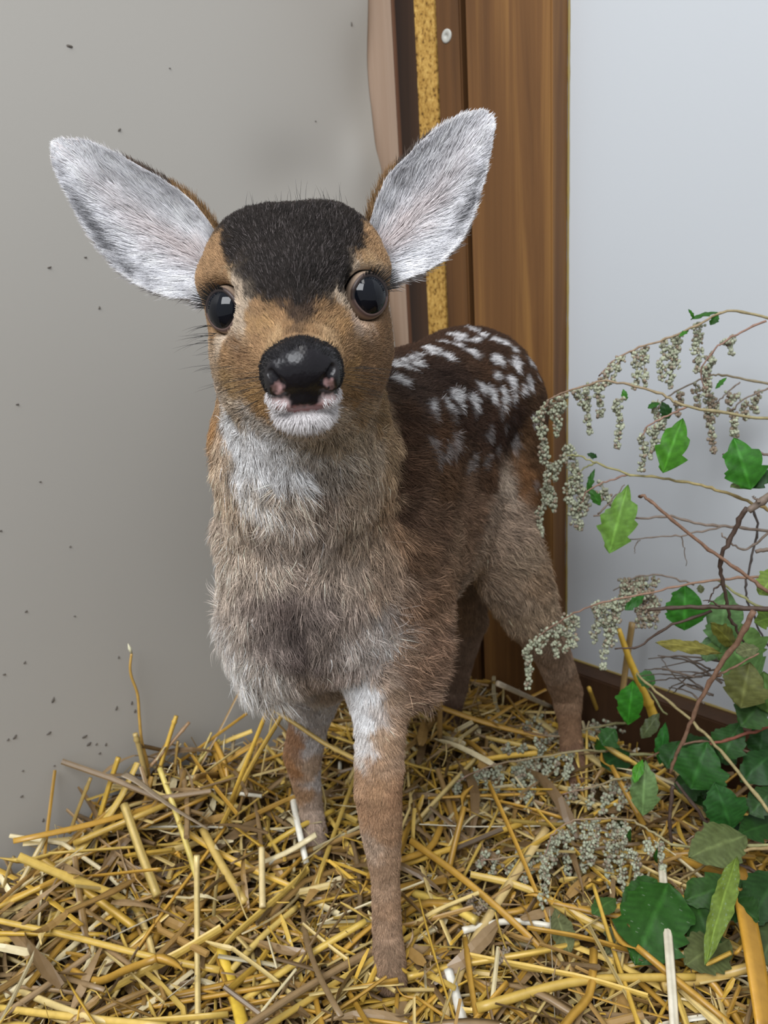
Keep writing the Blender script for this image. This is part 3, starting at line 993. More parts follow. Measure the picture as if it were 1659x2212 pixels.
# --- nose and lips
ns_ = SDF((-.024, -.032, -.022), (.024, .020, .016), 0.00055)
ns_.ell((0, .001, -.004), (.0150, .0125, .0135), .004)
for s in (-1, 1):
    ns_.ell((s * .0112, -.0015, -.0035), (.0066, .0098, .0105), .004)
    ns_.ell((s * .0075, -.0135, -.006), (.0088, .0052, .0105), .003)
ns_.ell((0, -.0095, -.002), (.0085, .0078, .0085), .003)
ns_.ell((0, -.0215, -.0085), (.0118, .0052, .0120), .0025)
for s in (-1, 1):
    ns_.cone((s * .0066, -.0042, .0095), .0010, (s * .0098, -.0018, .0085), .0020, .0015, True)
    ns_.cone((s * .0098, -.0018, .0085), .0020, (s * .0132, .0030, .0055), .0016, .0015, True)
    ns_.cone((s * .0105, -.0022, .0080), .0018, (s * .0125, -.0070, .0050), .0010, .0015, True)
ns_.cone((0, .004, .0110), .0004, (0, -.012, .0085), .0005, .0016, True)
ns_.cone((-.0125, -.0166, .0045), .0005, (.0125, -.0166, .0045), .0005, .0018, True)
lv, lf = ns_.mesh()
cc = np.tile([.011, .010, .012], (len(lv), 1)).astype(float)
jx, jy = lv[:, 0] + .0006 * vnoise(lv, .0016, 2)[:, 0], lv[:, 1] + .0008 * vnoise(lv, .0014, 4)[:, 0]


def smooth01(x, a, b):
    return np.clip((x - a) / (b - a), 0, 1)[:, None]


pink = smooth01(-jy, .0088, .0108) * smooth01(np.abs(jx), .0055, .0075)
cc = cc * (1 - pink) + np.array([.50, .38, .37]) * pink
pk2 = smooth01(-jy, .0128, .0148)
cc = cc * (1 - pk2) + np.array([.30, .15, .14]) * pk2
side = smooth01(np.abs(jx), .0125, .014) * smooth01(jy, -.013, -.0105)
cc = cc * (1 - side) + np.array([.022, .020, .021]) * side
for s in (-1, 1):
    d = np.sqrt(((np.stack([jx, jy], 1) - np.array([s * .0108, -.0042])) ** 2).sum(1))
    w = smooth01(-d, -.0032, -.0018) * smooth01(-lv[:, 2], -.0085, -.0070)
    cc = cc * (1 - w) + np.array([.36, .22, .21]) * w
wh = smooth01(-jy, .0178, .0190)
cc = cc * (1 - wh) + np.array([.68, .62, .60]) * wh
m_nose = tinted('wet_nose', 0.24, 0.26)
t = NT(m_nose)
vz = t.node('ShaderNodeTexVoronoi')
vz.inputs['Scale'].default_value = 620
t.l(t.coords(), vz.inputs['Vector'])
t.bump(vz.outputs['Distance'], 0.22, 0.0005)
lw = NOSE_C + lv @ np.stack([nx_, nu_, nf_], 0)
nose = mesh_obj('nose', lw, lf, m_nose, fawn, True, cc)
nose['label'] = 'moist black nose with pinkish nostrils and pale lips'
# short white hair on chin and lips
fc2 = lv[lf].mean(1)
dn = np.where((fc2[:, 1] < -.0178), 9e6, np.where((fc2[:, 1] < -.0108) & (np.abs(fc2[:, 0]) > .0075), 2.2e6, 0.0))
dn = np.where((fc2[:, 1] < -.0115) & (np.abs(fc2[:, 0]) <= .0075) & (fc2[:, 1] > -.0160), 0.0, dn)
dn = np.where((fc2[:, 1] > -.0085) & ((fc2[:, 1] > .0070) | (np.abs(fc2[:, 0]) > .0120)) & (fc2[:, 2] > -.014) & (fc2[:, 2] < .0035), 2.4e6, dn)
P, fi = sample_surface(lv, lf, dn, 9)
n_ = ns_.grad(P)
dk = (P[:, 1] > -.0085)
dirn = np.where(dk[:, None], unit(np.stack([P[:, 0], P[:, 1], -.012 + 0 * P[:, 0]], 1)), unit(np.stack([P[:, 0] * 40, -0.8 + 0 * P[:, 0], 0.1 + 0 * P[:, 0]], 1)))
dirn = unit(dirn - n_ * (dirn * n_).sum(1, keepdims=True) + 0.2 * rng.standard_normal(P.shape))
L = np.where(dk, .0017, np.where(P[:, 1] < -.0178, .0055, .0022)) * (0.6 + 0.7 * rng.random(len(P)))
col = np.where(dk[:, None], [.012, .011, .012], [.80, .77, .77]) * (0.75 + 0.4 * rng.random((len(P), 1)))
RB = np.stack([nx_, nu_, nf_], 0)
lip = hair('lip_hair', NOSE_C + P @ RB, unit(n_ * .7 + dirn) @ RB, unit(n_ * .1 + dirn) @ RB, L, col, np.full(len(P), .00011), fawn, m_fur, 3)
tag(lip, 'short white hair of the chin and lips', kind='stuff')

# --- ears
EARS = [
    ([(468, 505), (445, 470), (405, 425), (345, 384), (270, 341), (205, 309), (168, 301), (138, 300), (123, 304)],
     [(440, 655), (405, 645), (340, 632), (262, 590), (200, 520), (150, 430), (119, 370), (111, 336), (112, 318)], (116, 309), -1),
    ([(800, 475), (815, 430), (835, 385), (872, 345), (925, 292), (985, 252), (1022, 240), (1042, 239), (1056, 245)],
     [(842, 615), (865, 607), (925, 582), (985, 535), (1025, 460), (1047, 380), (1063, 310), (1068, 276), (1065, 258)], (1061, 250), 1),
]
m_ear = tinted('ear_skin', 0.6, 0.2)


def resample(pts, n):
    pts = smooth_path(pts, 80)
    d = np.concatenate([[0], np.cumsum(np.linalg.norm(np.diff(pts, axis=0), axis=1))])
    s_ = np.linspace(0, d[-1], n)
    return np.stack([np.interp(s_, d, pts[:, k]) for k in range(pts.shape[1])], 1)


for up_, lo_, tip, sgn in EARS:
    nt, nu2 = 44, 26
    YB = 0.446
    up3 = resample([A(x, y, YB + 0.004 + .010 * i / 9) for i, (x, y) in enumerate(up_ + [tip])], nt)
    lo3 = resample([A(x, y, YB - 0.012 + .026 * i / 9) for i, (x, y) in enumerate(lo_ + [tip])], nt)
    us = np.linspace(0, 1, nu2)
    ts = np.linspace(0, 1, nt)
    front = np.zeros((nt, nu2, 3))
    for i in range(nt):
        w_ = np.linalg.norm(up3[i] - lo3[i])
        cup = 0.30 * w_ * (np.sin(math.pi * us) ** 0.8) * (1.0 - 0.45 * ts[i])
        ridge = 0.05 * w_ * np.sin(us * 3 * math.pi) * (1 - ts[i])
        front[i] = up3[i] * (1 - us[:, None]) + lo3[i] * us[:, None] + np.array([0, 1, 0.0]) * (cup + ridge)[:, None]
    # root the ear in the head
    root_ = np.array([-.038 + sgn * .028, .462, .497])
    front = np.concatenate([(front[0] * 0.45 + root_ * 0.55)[None], front])
    nt += 1
    du = np.gradient(front, axis=1)
    dt = np.gradient(front, axis=0)
    nrm = unit(np.cross(du, dt))
    nrm = np.where((nrm[..., 1:2] > 0).mean() > .5, -nrm, nrm)          # towards the opening
    edge = np.minimum(us, 1 - us)
    thick = np.interp(edge, [0, .08, .5], [.0002, .0016, .0026])
    back = front - nrm * thick[None, :, None]
    n1 = nt * nu2
    vv = np.concatenate([front.reshape(-1, 3), back.reshape(-1, 3)])
    q = [(i * nu2 + j, i * nu2 + j + 1, (i + 1) * nu2 + j + 1, (i + 1) * nu2 + j) for i in range(nt - 1) for j in range(nu2 - 1)]
    ff = q + [tuple(k + n1 for k in f_[::-1]) for f_ in q]
    for i in range(nt - 1):
        for j in (0, nu2 - 1):
            ff.append((i * nu2 + j, (i + 1) * nu2 + j, (i + 1) * nu2 + j + n1, i * nu2 + j + n1))
    T_, U_ = np.meshgrid(np.concatenate([[-.05], ts]), us, indexing='ij')

    def ear_col(t, u):
        c = np.tile([.84, .84, .87], (len(t), 1)).astype(float)
        nz_ = 0.06 * np.sin(t * 37 + u * 11)
        pk = np.exp(-((u - .47 - .05 * t) / .14) ** 2) * np.clip(1.15 - t * 1.25, 0, 1)
        c = c * (1 - .55 * pk[:, None]) + np.array([.50, .38, .34]) * .55 * pk[:, None]
        gr = np.exp(-((u - .86 + nz_ * .3) / .07) ** 2) * np.exp(-((t - .52) / .24) ** 2)
        c = c * (1 - .8 * gr[:, None]) + np.array([.09, .09, .10]) * .8 * gr[:, None]
        g2 = np.exp(-((u - .30) / .06) ** 2) * np.exp(-((t - .55) / .25) ** 2)
        c = c * (1 - .3 * g2[:, None]) + np.array([.20, .17, .16]) * .3 * g2[:, None]
        g3 = np.exp(-((u - .06) / .05) ** 2) * np.exp(-((t - .45) / .25) ** 2)
        c = c * (1 - .25 * g3[:, None]) + np.array([.22, .22, .24]) * .25 * g3[:, None]
        return c
    skin = np.tile([.42, .32, .29], (n1, 1)) * 0.5 + 0.4 * ear_col(T_.ravel(), U_.ravel())
    cc = np.concatenate([skin, np.tile([.16, .10, .06], (n1, 1))])
    ear = mesh_obj('ear', vv, ff, m_ear, fawn, True, cc)
    ear['label'] = 'large upright ear lined with white hair'
    # hair inside
    qa = np.array(q)
    fv = front.reshape(-1, 3)
    tq, uq = T_.ravel()[qa].mean(1), U_.ravel()[qa].mean(1)
    P, fi = sample_surface(fv, qa, 3.4e6 * (0.55 + 0.6 * np.abs(uq - .45)) * FUR_SCALE, 21 + sgn)
    t1 = tq[fi] + (rng.random(len(fi)) - .5) / nt
    u1 = np.clip(uq[fi] + (rng.random(len(fi)) - .5) / nu2, 0, 1)
    n_ = nrm.reshape(-1, 3)[qa[:, 0]][fi]
    tdir = unit(dt.reshape(-1, 3)[qa[:, 0]][fi])
    udir = unit(du.reshape(-1, 3)[qa[:, 0]][fi])
    fine = vnoise(P, 0.0045, 31)
    dirn = unit(tdir * 1.0 + udir * ((u1 - .45) * 2.2)[:, None] + 0.20 * fine[:, :3] + 0.10 * rng.standard_normal(P.shape))
    edge_ = np.minimum(u1, 1 - u1)
    L = np.interp(t1, [0, .25, .7, 1], [.015, .013, .009, .0018]) * np.interp(edge_, [0, .06, .2], [.30, .55, 1])
    L = L * (0.6 + .6 * rng.random(len(P)))
    col = ear_col(t1 + .03 * fine[:, 0], u1 + .03 * fine[:, 1]) * np.exp(.14 * rng.standard_normal(len(P)) + .10 * fine[:, 3])[:, None]
    h1 = hair('ear_hair', P, unit(n_ * .55 + dirn), unit(n_ * .12 + dirn), L, np.clip(col, .01, .92), np.full(len(P), .00015), ear, m_fur, 4, .03)
    tag(h1, kind='stuff')
    # hair on the back and along the inner upper edge
    bvv = back.reshape(-1, 3)
    dn = 2.0e6 * np.where((uq < .25) & (tq < .65), 1.6, .7) * FUR_SCALE
    P, fi = sample_surface(bvv, qa, dn, 41 + sgn)
    n_ = -nrm.reshape(-1, 3)[qa[:, 0]][fi]
    tdir = unit(dt.reshape(-1, 3)[qa[:, 0]][fi])
    udir = unit(du.reshape(-1, 3)[qa[:, 0]][fi])
    t1, u1 = tq[fi], uq[fi]
    dirn = unit(tdir - .5 * udir * (u1 < .2)[:, None] + 0.25 * rng.standard_normal(P.shape))
    L = np.interp(t1, [0, .3, .6, 1], [.008, .006, .0035, .002]) * (0.6 + .7 * rng.random(len(P)))
    base_c = np.where((t1 < .32)[:, None], [.24, .145, .07], [.10, .075, .06])
    base_c = np.where(((t1 > .6) | (u1 > .85))[:, None], [.5, .48, .48], base_c)
    col = base_c * np.exp(.3 * rng.standard_normal(len(P)))[:, None]
    h2 = hair('ear_back_hair', P, unit(n_ * .5 + dirn), unit(n_ * .1 + dirn), L, np.clip(col, .01, .85), np.full(len(P), .00014), ear, m_fur, 3)
    tag(h2, kind='stuff')

# --- whiskers and stray long hairs
wk = []
for k in range(60):
    s = -1 if k % 2 else 1
    x, y = 652 + s * random.uniform(70, 150), random.uniform(790, 900)
    p = hit(x, y)
    if p is None or p[1] > .42:
        continue
    d = unit(p - np.array([-.034, .365, .455]))
    wk.append((p, unit(d + np.array([s * .5, -.1, -.2])), unit(d + np.array([s * .8, .1, -.5])) , random.uniform(.010, .026)))
for k in range(26):
    x, y = random.uniform(455, 480), random.uniform(700, 800)
    p = hit(x, y)
    if p is not None:
        wk.append((p, unit(np.array([-.8, -.3, .1])), unit(np.array([-1, .1, random.uniform(-.7, 0)])), random.uniform(.008, .022)))
for k in range(40):
    x, y = random.uniform(520, 770), random.uniform(440, 460)
    p = hit(x, y)
    if p is not None:
        wk.append((p, unit(np.array([random.uniform(-.3, .3), -.1, 1])), unit(np.array([random.uniform(-.5, .5), .2, 1])), random.uniform(.006, .013)))
wh_ = hair('whiskers', np.array([w[0] for w in wk]), np.array([w[1] for w in wk]), np.array([w[2] for w in wk]), np.array([w[3] for w in wk]),
           np.full((len(wk), 3), .03), np.full(len(wk), .00009), fawn, m_fur, 6)
tag(wh_, 'fine dark whiskers and stray hairs', kind='stuff')


# ------------------------------------------------------------------ straw bedding
_bank_s = [0.0, .18, .245, .283, .33, .363, .40, .433, .459, .488, .52, .544, .8, 1.3]
_bank_z = [.045, .045, .032, .030, .050, .078, .085, .086, .072, .066, .049, .045, .05, .05]


LEGS_XY = [onZ(840, 2090, .03)[:2], onZ(676, 1800, .04)[:2], onZ(1250, 1690, .03)[:2], onZ(963, 1600, .03)[:2]]


def hgt(x, y):
    x, y = np.asarray(x, float), np.asarray(y, float)
    rel_x, rel_y = x - CORNER[0], y - CORNER[1]
    sl = rel_x * D_L[0] + rel_y * D_L[1]
    m = rel_x * N_L[0] + rel_y * N_L[1]
    bank = np.interp(sl, _bank_s, _bank_z)
    z = 0.026 + (bank - 0.026) * np.exp(-(np.clip(m, 0, None) / .10) ** 2)
    for lx, ly in LEGS_XY:
        z = z + 0.012 * np.exp(-((x - lx) ** 2 + (y - ly) ** 2) / .045 ** 2)
    z += 0.005 * np.sin(x * 41 + 1) * np.sin(y * 37 + 2) + 0.004 * np.sin(x * 83 + y * 61) + 0.003 * np.sin(x * 140 - y * 120)
    return z


def on_bed(x, y, dz=0.0):
    Z = 0.03
    for _ in range(12):
        p = onZ(x, y, Z)
        Z = 0.5 * Z + 0.5 * (float(hgt(p[0], p[1])) + dz)
    return onZ(x, y, Z)


def inside_room(x, y, mg=0.004):
    rx, ry = x - CORNER[0], y - CORNER[1]
    return (rx * N_L[0] + ry * N_L[1] > mg) & (rx * N_R[0] + ry * N_R[1] > mg + .026)


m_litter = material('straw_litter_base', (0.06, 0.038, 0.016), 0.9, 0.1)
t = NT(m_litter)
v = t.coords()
t.color(t.ramp(t.noise(v, 180, 4, 0.7), [(0.3, (0.012, 0.007, 0.003)), (0.7, (0.09, 0.052, 0.018))]))  # very dark browns put the shade of the gaps between straws into the base
gx = np.linspace(-.62, .62, 125)
gy = np.linspace(.18, .94, 85)
GX, GY = np.meshgrid(gx, gy, indexing='ij')
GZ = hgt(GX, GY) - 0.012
ok = inside_room(GX, GY, 0.003)
vid = np.full(GX.shape, -1)
vid[ok] = np.arange(ok.sum())
vv = np.stack([GX[ok], GY[ok], GZ[ok]], 1)
ff = []
for i in range(len(gx) - 1):
    for j in range(len(gy) - 1):
        q = (vid[i, j], vid[i + 1, j], vid[i + 1, j + 1], vid[i, j + 1])
        if min(q) >= 0:
            ff.append(q)
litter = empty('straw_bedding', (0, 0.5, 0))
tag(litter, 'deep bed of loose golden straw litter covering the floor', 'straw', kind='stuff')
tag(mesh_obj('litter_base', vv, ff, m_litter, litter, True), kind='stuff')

STRAW = [((.60, .38, .06), 3.0), ((.62, .43, .10), 2.6), ((.64, .49, .20), 2.0), ((.46, .26, .04), 2.6), ((.33, .20, .065), 2.4), ((.70, .60, .36), 1.2), ((.27, .18, .09), 2.4), ((.16, .10, .045), 2.2), ((.76, .72, .58), .3)]
sw = np.array([w for c, w in STRAW])
sw = sw / sw.sum()
sc_ = np.array([c for c, w in STRAW])
m_straw = material('straw', (0.6, 0.4, 0.1), 0.38, 0.5)
t = NT(m_straw)
v = t.coords()
n = t.noise(v, 150, 3)
t.color(t.mix(1.0, t.attr(), t.ramp(n, [(0.3, (.88, .86, .82)), (0.65, (1.05, 1.05, 1.05))]), 'MULTIPLY'))
t.bump(n, 0.08, 0.0003)


def fibre(nv, sides, col, rs_):
    """colour streaks that run along a stalk, with a browner end"""
    k = np.array([rs_.choice([.62, .85, 1.0, 1.0, 1.12]) for _ in range(sides)])
    rows = nv // sides
    end = np.ones(rows)
    if rs_.random() < .5:
        end[rs_.choice([0, -1])] = .7
    return (np.array(col)[None, None] * k[None, :, None] * end[:, None, None] * np.array([1, 1, 1])).reshape(-1, 3)


def straw_path(L, bend, n=4, r=random):
    """a stalk along +x with a gentle bend or one kink"""
    k = r.choice([0, 0, 0, 1])
    xs = np.linspace(-.5, .5, n)
    pts = np.zeros((n, 3))
    pts[:, 0] = xs * L
    pts[:, 1] = bend * L * (xs ** 2) * 4 * (.5)
    if k:
        j = r.randint(1, n - 2)
        ang = r.uniform(-.6, .6)
        for i in range(j, n):
            d = pts[i] - pts[j]
            pts[i] = pts[j] + np.array([d[0] * math.cos(ang) - d[1] * math.sin(ang), d[0] * math.sin(ang) + d[1] * math.cos(ang), 0])
    return pts


def leaf_blade(L, w, r=random):
    n = 7
    xs = np.linspace(0, 1, n)
    wd = w * np.interp(xs, [0, .15, .6, 1], [.45, 1, .8, .08])
    tw = r.uniform(-1.6, 1.6)
    curl = r.uniform(.02, .22)
    v, f = [], []
    for i, x in enumerate(xs):
        c = np.array([(x - .5) * L, 0, curl * L * math.sin(x * 3.1)])
        a = tw * x
        e = np.array([0, math.cos(a), math.sin(a)]) * wd[i]
        nn_ = np.array([0, -math.sin(a), math.cos(a)]) * 0.00025
        v += [c - e, c - nn_ * 2.5, c + e, c + nn_ * 2.5]
    for i in range(n - 1):
        for j in range(4):
            k = (j + 1) % 4
            f.append((i * 4 + j, i * 4 + k, i * 4 + 4 + k, i * 4 + 4 + j))
    return np.array(v), f


def orient(V, az, el, roll, loc):
    ca, sa, ce_, se, cr, sr = math.cos(az), math.sin(az), math.cos(el), math.sin(el), math.cos(roll), math.sin(roll)
    X = np.array([ca * ce_, sa * ce_, se])
    Yv = np.array([-sa, ca, 0])
    Zr = np.cross(X, Yv)
    Y2 = Yv * cr + Zr * sr
    Z2 = -Yv * sr + Zr * cr
    return V[:, :1] * X + V[:, 1:2] * Y2 + V[:, 2:3] * Z2 + np.asarray(loc)


leg_pts = [onZ(840, 2090, .03)[:2], onZ(676, 1800, .04)[:2], onZ(1250, 1690, .03)[:2], onZ(963, 1600, .03)[:2]]
mb = MB()
n_loose = 0
rs = random.Random(5)
while n_loose < 4300:
    x, y = rs.uniform(-.5, .46), rs.uniform(.26, .92)
    if not inside_room(x, y, .012):
        continue
    n_loose += 1
    ci = rng.choice(len(sc_), p=sw)
    c = sc_[ci] * rs.uniform(.75, 1.15)
    az = rs.uniform(0, 2 * math.pi)
    m = (x - CORNER[0]) * N_L[0] + (y - CORNER[1]) * N_L[1]
    el = rs.gauss(0, .22 if m > .09 else .40)
    if rs.random() < .30:
        L = rs.uniform(.03, .08)
        v_, f_ = leaf_blade(L, rs.uniform(.0015, .0045), rs)
        c = sc_[rs.choice([4, 5, 6, 6, 7])] * rs.uniform(.8, 1.2)
    else:
        L = rs.uniform(.025, .09) if rs.random() < .75 else rs.uniform(.08, .14)
        rad = rs.uniform(.0009, .0025)
        v_, f_ = tube_geo(straw_path(L, rs.uniform(-.12, .12), 4, rs), rad * np.array([1, 1.02, .95, .85]), 6, True, rs.choice([.85, .6, .4, .3]), up=(0, 0.1, 1))
        c = fibre(len(v_), 6, c, rs)
    dep = rs.random() ** 1.4
    z = float(hgt(x, y)) + (-.020 + .026 * dep)
    w_ = orient(v_, az, el, rs.uniform(0, 6.28), (x, y, z + abs(math.sin(el)) * L * .25))
    # keep the pieces in front of both walls
    pen = np.min((w_ - CORNER) @ N_L)
    if pen < .006:
        w_ = w_ + N_L * (.006 - pen)
    pen = np.min((w_ - CORNER) @ N_R)
    if pen < .030:
        w_ = w_ + N_R * (.030 - pen)
    mb.add(w_, f_, c)
tag(mb.build('loose_straw', m_straw, litter, False), kind='stuff')
# fine broken fibres and chaff
mb = MB()
k = 0
while k < 3600:
    x, y = rs.uniform(-.46, .44), rs.uniform(.28, .90)
    if not inside_room(x, y, .014):
        continue
    k += 1
    L = rs.uniform(.008, .045)
    c = sc_[rng.choice(len(sc_), p=sw)] * rs.uniform(.7, 1.1)
    if rs.random() < .45:
        v_, f_ = leaf_blade(L, rs.uniform(.0006, .0026), rs)
    else:
        v_, f_ = tube_geo(straw_path(L, rs.uniform(-.4, .4), 4, rs), rs.uniform(.00025, .0007), 4, False)
    w_ = orient(v_, rs.uniform(0, 6.28), rs.gauss(0, .45), rs.uniform(0, 6.28), (x, y, float(hgt(x, y)) + rs.uniform(-.010, .010)))
    for nrm_, mg in ((N_L, .006), (N_R, .030)):
        pen = np.min((w_ - CORNER) @ nrm_)
        if pen < mg:
            w_ = w_ + nrm_ * (mg - pen)
    mb.add(w_, f_, c)
tag(mb.build('straw_chaff', m_straw, litter, False), kind='stuff')

# ---- the straws that show largest, each one a thing
kinds = {
    'golden': ('straw_stalk', 'smooth golden yellow straw stalk lying loose on top of the bedding', 'golden stalks on top of the bedding', [0, 1, 3]),
    'pale': ('straw_stalk', 'pale cream straw stalk lying loose on top of the bedding', 'pale stalks on top of the bedding', [2, 2, 5]),
    'tan': ('straw_stalk', 'dull tan brown straw stalk lying loose on top of the bedding', 'tan stalks on top of the bedding', [4, 6]),
    'blade': ('straw_leaf', 'dry papery straw leaf blade curled on top of the bedding', 'dry leaf blades on top of the bedding', [4, 6, 7, 5]),
}


def straw_mesh(kind, rs):
    name, lab, grp, idx = kinds[kind]
    c = sc_[rs.choice(idx)] * rs.uniform(.9, 1.12)
    mb = MB()
    if kind == 'blade':
        v_, f_ = leaf_blade(rs.uniform(.05, .11), rs.uniform(.0025, .0055), rs)
        mb.add(v_, f_, c)
        L = np.ptp(v_[:, 0])
    else:
        L = rs.uniform(.06, .16)
        pts = smooth_path(straw_path(L, rs.uniform(-.10, .10), 4, rs), 9)
        r0 = rs.uniform(.0013, .0031)
        rad = r0 * np.linspace(1.05, .85, 9)
        node_at = rs.choice([2, 3, 5, 6, None])
        if node_at is not None:
            rad[node_at] *= 1.28
        flt = rs.choice([.9, .6, .45, .35])
        mb.add(*tube_geo(pts, rad, 8, True, flt), fibre(72, 8, c, rs))
        if rs.random() < .4:           # frayed, split end
            v_, f_ = leaf_blade(L * .3, r0 * 1.1, rs)
            mb.add(v_ + pts[-1] + np.array([L * .12, 0, 0]), f_, c * .95)
    me_o = mb.build(name, m_straw, None, rs.random() < .35)
    me = me_o.data
    bpy.data.objects.remove(me_o)
    return me, L


variants = {k: [straw_mesh(k, rs) for _ in range(8)] for k in kinds}
placed = 0
while placed < 250:
    px_, py_ = rs.uniform(-30, 1690), rs.uniform(1560, 2260)
    p = on_bed(px_, py_, .004)
    if not inside_room(p[0], p[1], .035) or p[1] > .86 or min(np.hypot(*(p[:2] - q)) for q in leg_pts) < .016:
        continue
    kind = rs.choices(['golden', 'pale', 'tan', 'blade'], [5, 2.6, 2, 1.6])[0]
    me, L = rs.choice(variants[kind])
    name, lab, grp, idx = kinds[kind]
    o = bpy.data.objects.new(name, me)
    COL.objects.link(o)
    m = (p - CORNER) @ N_L
    el = rs.gauss(0, .16 if m > .1 else .32)
    az = rs.uniform(0, 6.28)
    o.rotation_euler = (rs.uniform(0, 6.28) if kind != 'blade' else rs.gauss(0, .5), -el, az)
    half = L * .5
    loc_ = p + Zv * (abs(math.sin(el)) * half * .55 + .002)
    for nrm_, mg in ((N_L, .010), (N_R, .032)):
        reach = half * abs(np.array([math.cos(az), math.sin(az), 0]) @ nrm_)
        dist = (loc_ - CORNER) @ nrm_
        if dist < reach + mg:
            loc_ = loc_ + nrm_ * (reach + mg - dist)
    o.location = loc_
    sl_ = (p - CORNER) @ D_L
    if m < .11 and sl_ > .3:
        where = 'in the heap against the grey wall'
    elif px_ > 1250 and py_ > 1700:
        where = 'under the leafy branches'
    elif py_ < 1760:
        where = 'around the fawn hind legs'
    elif px_ > 860:
        where = 'between the fawn front leg and the leaves'
    elif py_ < 1990:
        where = 'between the wall heap and the fawn front legs'
    else:
        where = 'at the open edge of the bedding'
    tag(o, lab.replace('on top of the bedding', where), 'straw', grp.replace('on top of the bedding', where))
    placed += 1


def special(points, w0, col, label, w1=None, name='straw_stalk', flat=1.0, node=None, tip=None):
    """a single straw traced through 3-D points; widths in metres"""
    P = smooth_path(points, 8 * (len(points) - 1) + 1) if len(points) > 2 else smooth_path(points, 9)
    n = len(P)
    rad = np.linspace(w0, w0 if w1 is None else w1, n) * .5
    if node:
        rad[int(node * (n - 1))] *= 1.35
    mb = MB()
    mb.add(*tube_geo(P, rad, 9, True, flat), fibre(9 * n, 9, col, rs))
    if tip is not None:
        mb.tube([P[0], P[0] + tip * .5, P[0] + tip], [rad[0] * .9, rad[0] * 1.5, .0001], 6, (.72, .70, .50))
    o = mb.build(name, m_straw)
    tag(o, label, 'straw')
    return o


GOLD, PAL, TANS, ORNG, CREAM = (.64, .41, .07), (.70, .55, .24), (.42, .27, .10), (.55, .29, .035), (.78, .72, .56)


def bedpts(lst):
    return [on_bed(x, y, dz) for x, y, dz in lst]


def wallpts(lst, off):
    return [on_plane(x, y, CORNER + N_L * off, N_L) for x, y in lst]


special(wallpts([(284, 1412), (281, 1440), (284, 1462), (297, 1500), (301, 1550), (306, 1600), (318, 1650), (330, 1740)], .022), .0022, (.50, .31, .08),
        'tall thin wavy straw with a pale tip standing against the grey wall', .0030, tip=unit(np.array([-.15, 0, 1])) * .010)
special([on_bed(490, 1760, -.005), A(515, 1690, .56), A(580, 1528, .555)], .0042, GOLD, 'upright golden half of a sharply kinked straw beside the fawn foreleg', .0036)
special([A(580, 1527, .5548), A(640, 1565, .545), A(700, 1605, .535), A(768, 1640, .53)], .0030, (.60, .42, .13), 'thin straw with a seed ear crossing in front of a fawn foreleg', .0038, node=.8)
special([on_bed(470, 1800, 0), A(540, 1660, .585), A(615, 1535, .60)], .0042, (.50, .32, .06), 'dull golden straw leaning behind the kinked straw by the grey wall')
special([A(268, 1672, .565), A(300, 1690, .56), A(370, 1742, .55), A(452, 1792, .54)], .0105, (.33, .26, .18), 'flat grey brown leaf blade arching over the straw heap by the grey wall', .003, 'straw_leaf', .09)
special([A(425, 1848, .47), on_bed(426, 2040, .02), on_bed(428, 2230, .012)], .0042, PAL, 'long upright cream straw leaning out of the heap in front of the grey wall')
special([A(1430, 1868, .485), on_bed(1446, 2060, .03), on_bed(1458, 2230, .012)], .0062, CREAM, 'stiff white straw standing upright before the dark green leaf', .0066, flat=.6)
special([A(1592, 1872, .475), on_bed(1625, 2040, .035), on_bed(1656, 2230, .02)], .0140, ORNG, 'broad flat orange straw strap leaning beside the leafy branch', .0135, flat=.22)
special([A(1282, 1912, .48), on_bed(1325, 2050, .02), on_bed(1385, 2230, .015)], .0030, GOLD, 'thin golden straw slanting up beside the large green leaf', .0036)
special([on_bed(1145, 1545, .010), on_bed(1225, 1600, .014), on_bed(1312, 1662, .010)], .0060, PAL, 'thick pale straw lying across beside the fawn hind hoof', .0068, node=.5)
special([A(951, 1455, .672), on_bed(950, 1600, .004)], .0052, (.40, .25, .09), 'brown straw standing upright between the fawn legs')
special([A(1075, 1476, .70), on_bed(1192, 1528, .008)], .0060, (.62, .52, .38), 'pale grey straw slanting in the shade behind the fawn belly', .0050)
special([A(1336, 1358, .66), A(1362, 1430, .652), A(1398, 1512, .645), A(1412, 1548, .642)], .0048, (.66, .42, .05), 'bright yellow straw with a knot leaning upright by the white wall', .0095, node=.72)
special([A(1366, 1345, .675), A(1352, 1440, .672), A(1340, 1540, .668)], .0062, (.45, .30, .12), 'tan straw standing upright by the white wall', .0056)
special([A(1272, 1486, .69), on_bed(1296, 1550, 0)], .0042, GOLD, 'short golden straw stub standing before the dark wall plank')
special(bedpts([(85, 1852, .025), (180, 1920, .022), (292, 2004, .010)]), .0056, (.56, .35, .05), 'thick golden straw sloping down from the wall heap at its low end', .0062)
special(bedpts([(-20, 1968, .012), (70, 1925, .016), (150, 1885, .020)]), .0042, GOLD, 'golden straw running up to the low end of the wall heap')
special(bedpts([(-20, 2016, .014), (230, 2019, .014)]), .0034, (.58, .37, .05), 'straight golden straw lying level below the wall heap')
special(bedpts([(-20, 1985, .020), (150, 2022, .019), (320, 2065, .016), (475, 2096, .012)]), .0040, (.62, .42, .09), 'very long slender golden straw bowing across the bedding below the heap', .0050)
special(bedpts([(476, 2048, .012), (500, 2120, .012), (528, 2230, .010)]), .0076, (.70, .48, .06), 'wide bright yellow straw pointing towards the open room', .0095, flat=.5)
special(bedpts([(345, 1660, .030), (385, 1770, .030), (428, 1905, .022)]), .0046, (.70, .56, .16), 'pale yellow stalk slanting down the face of the heap by the grey wall')
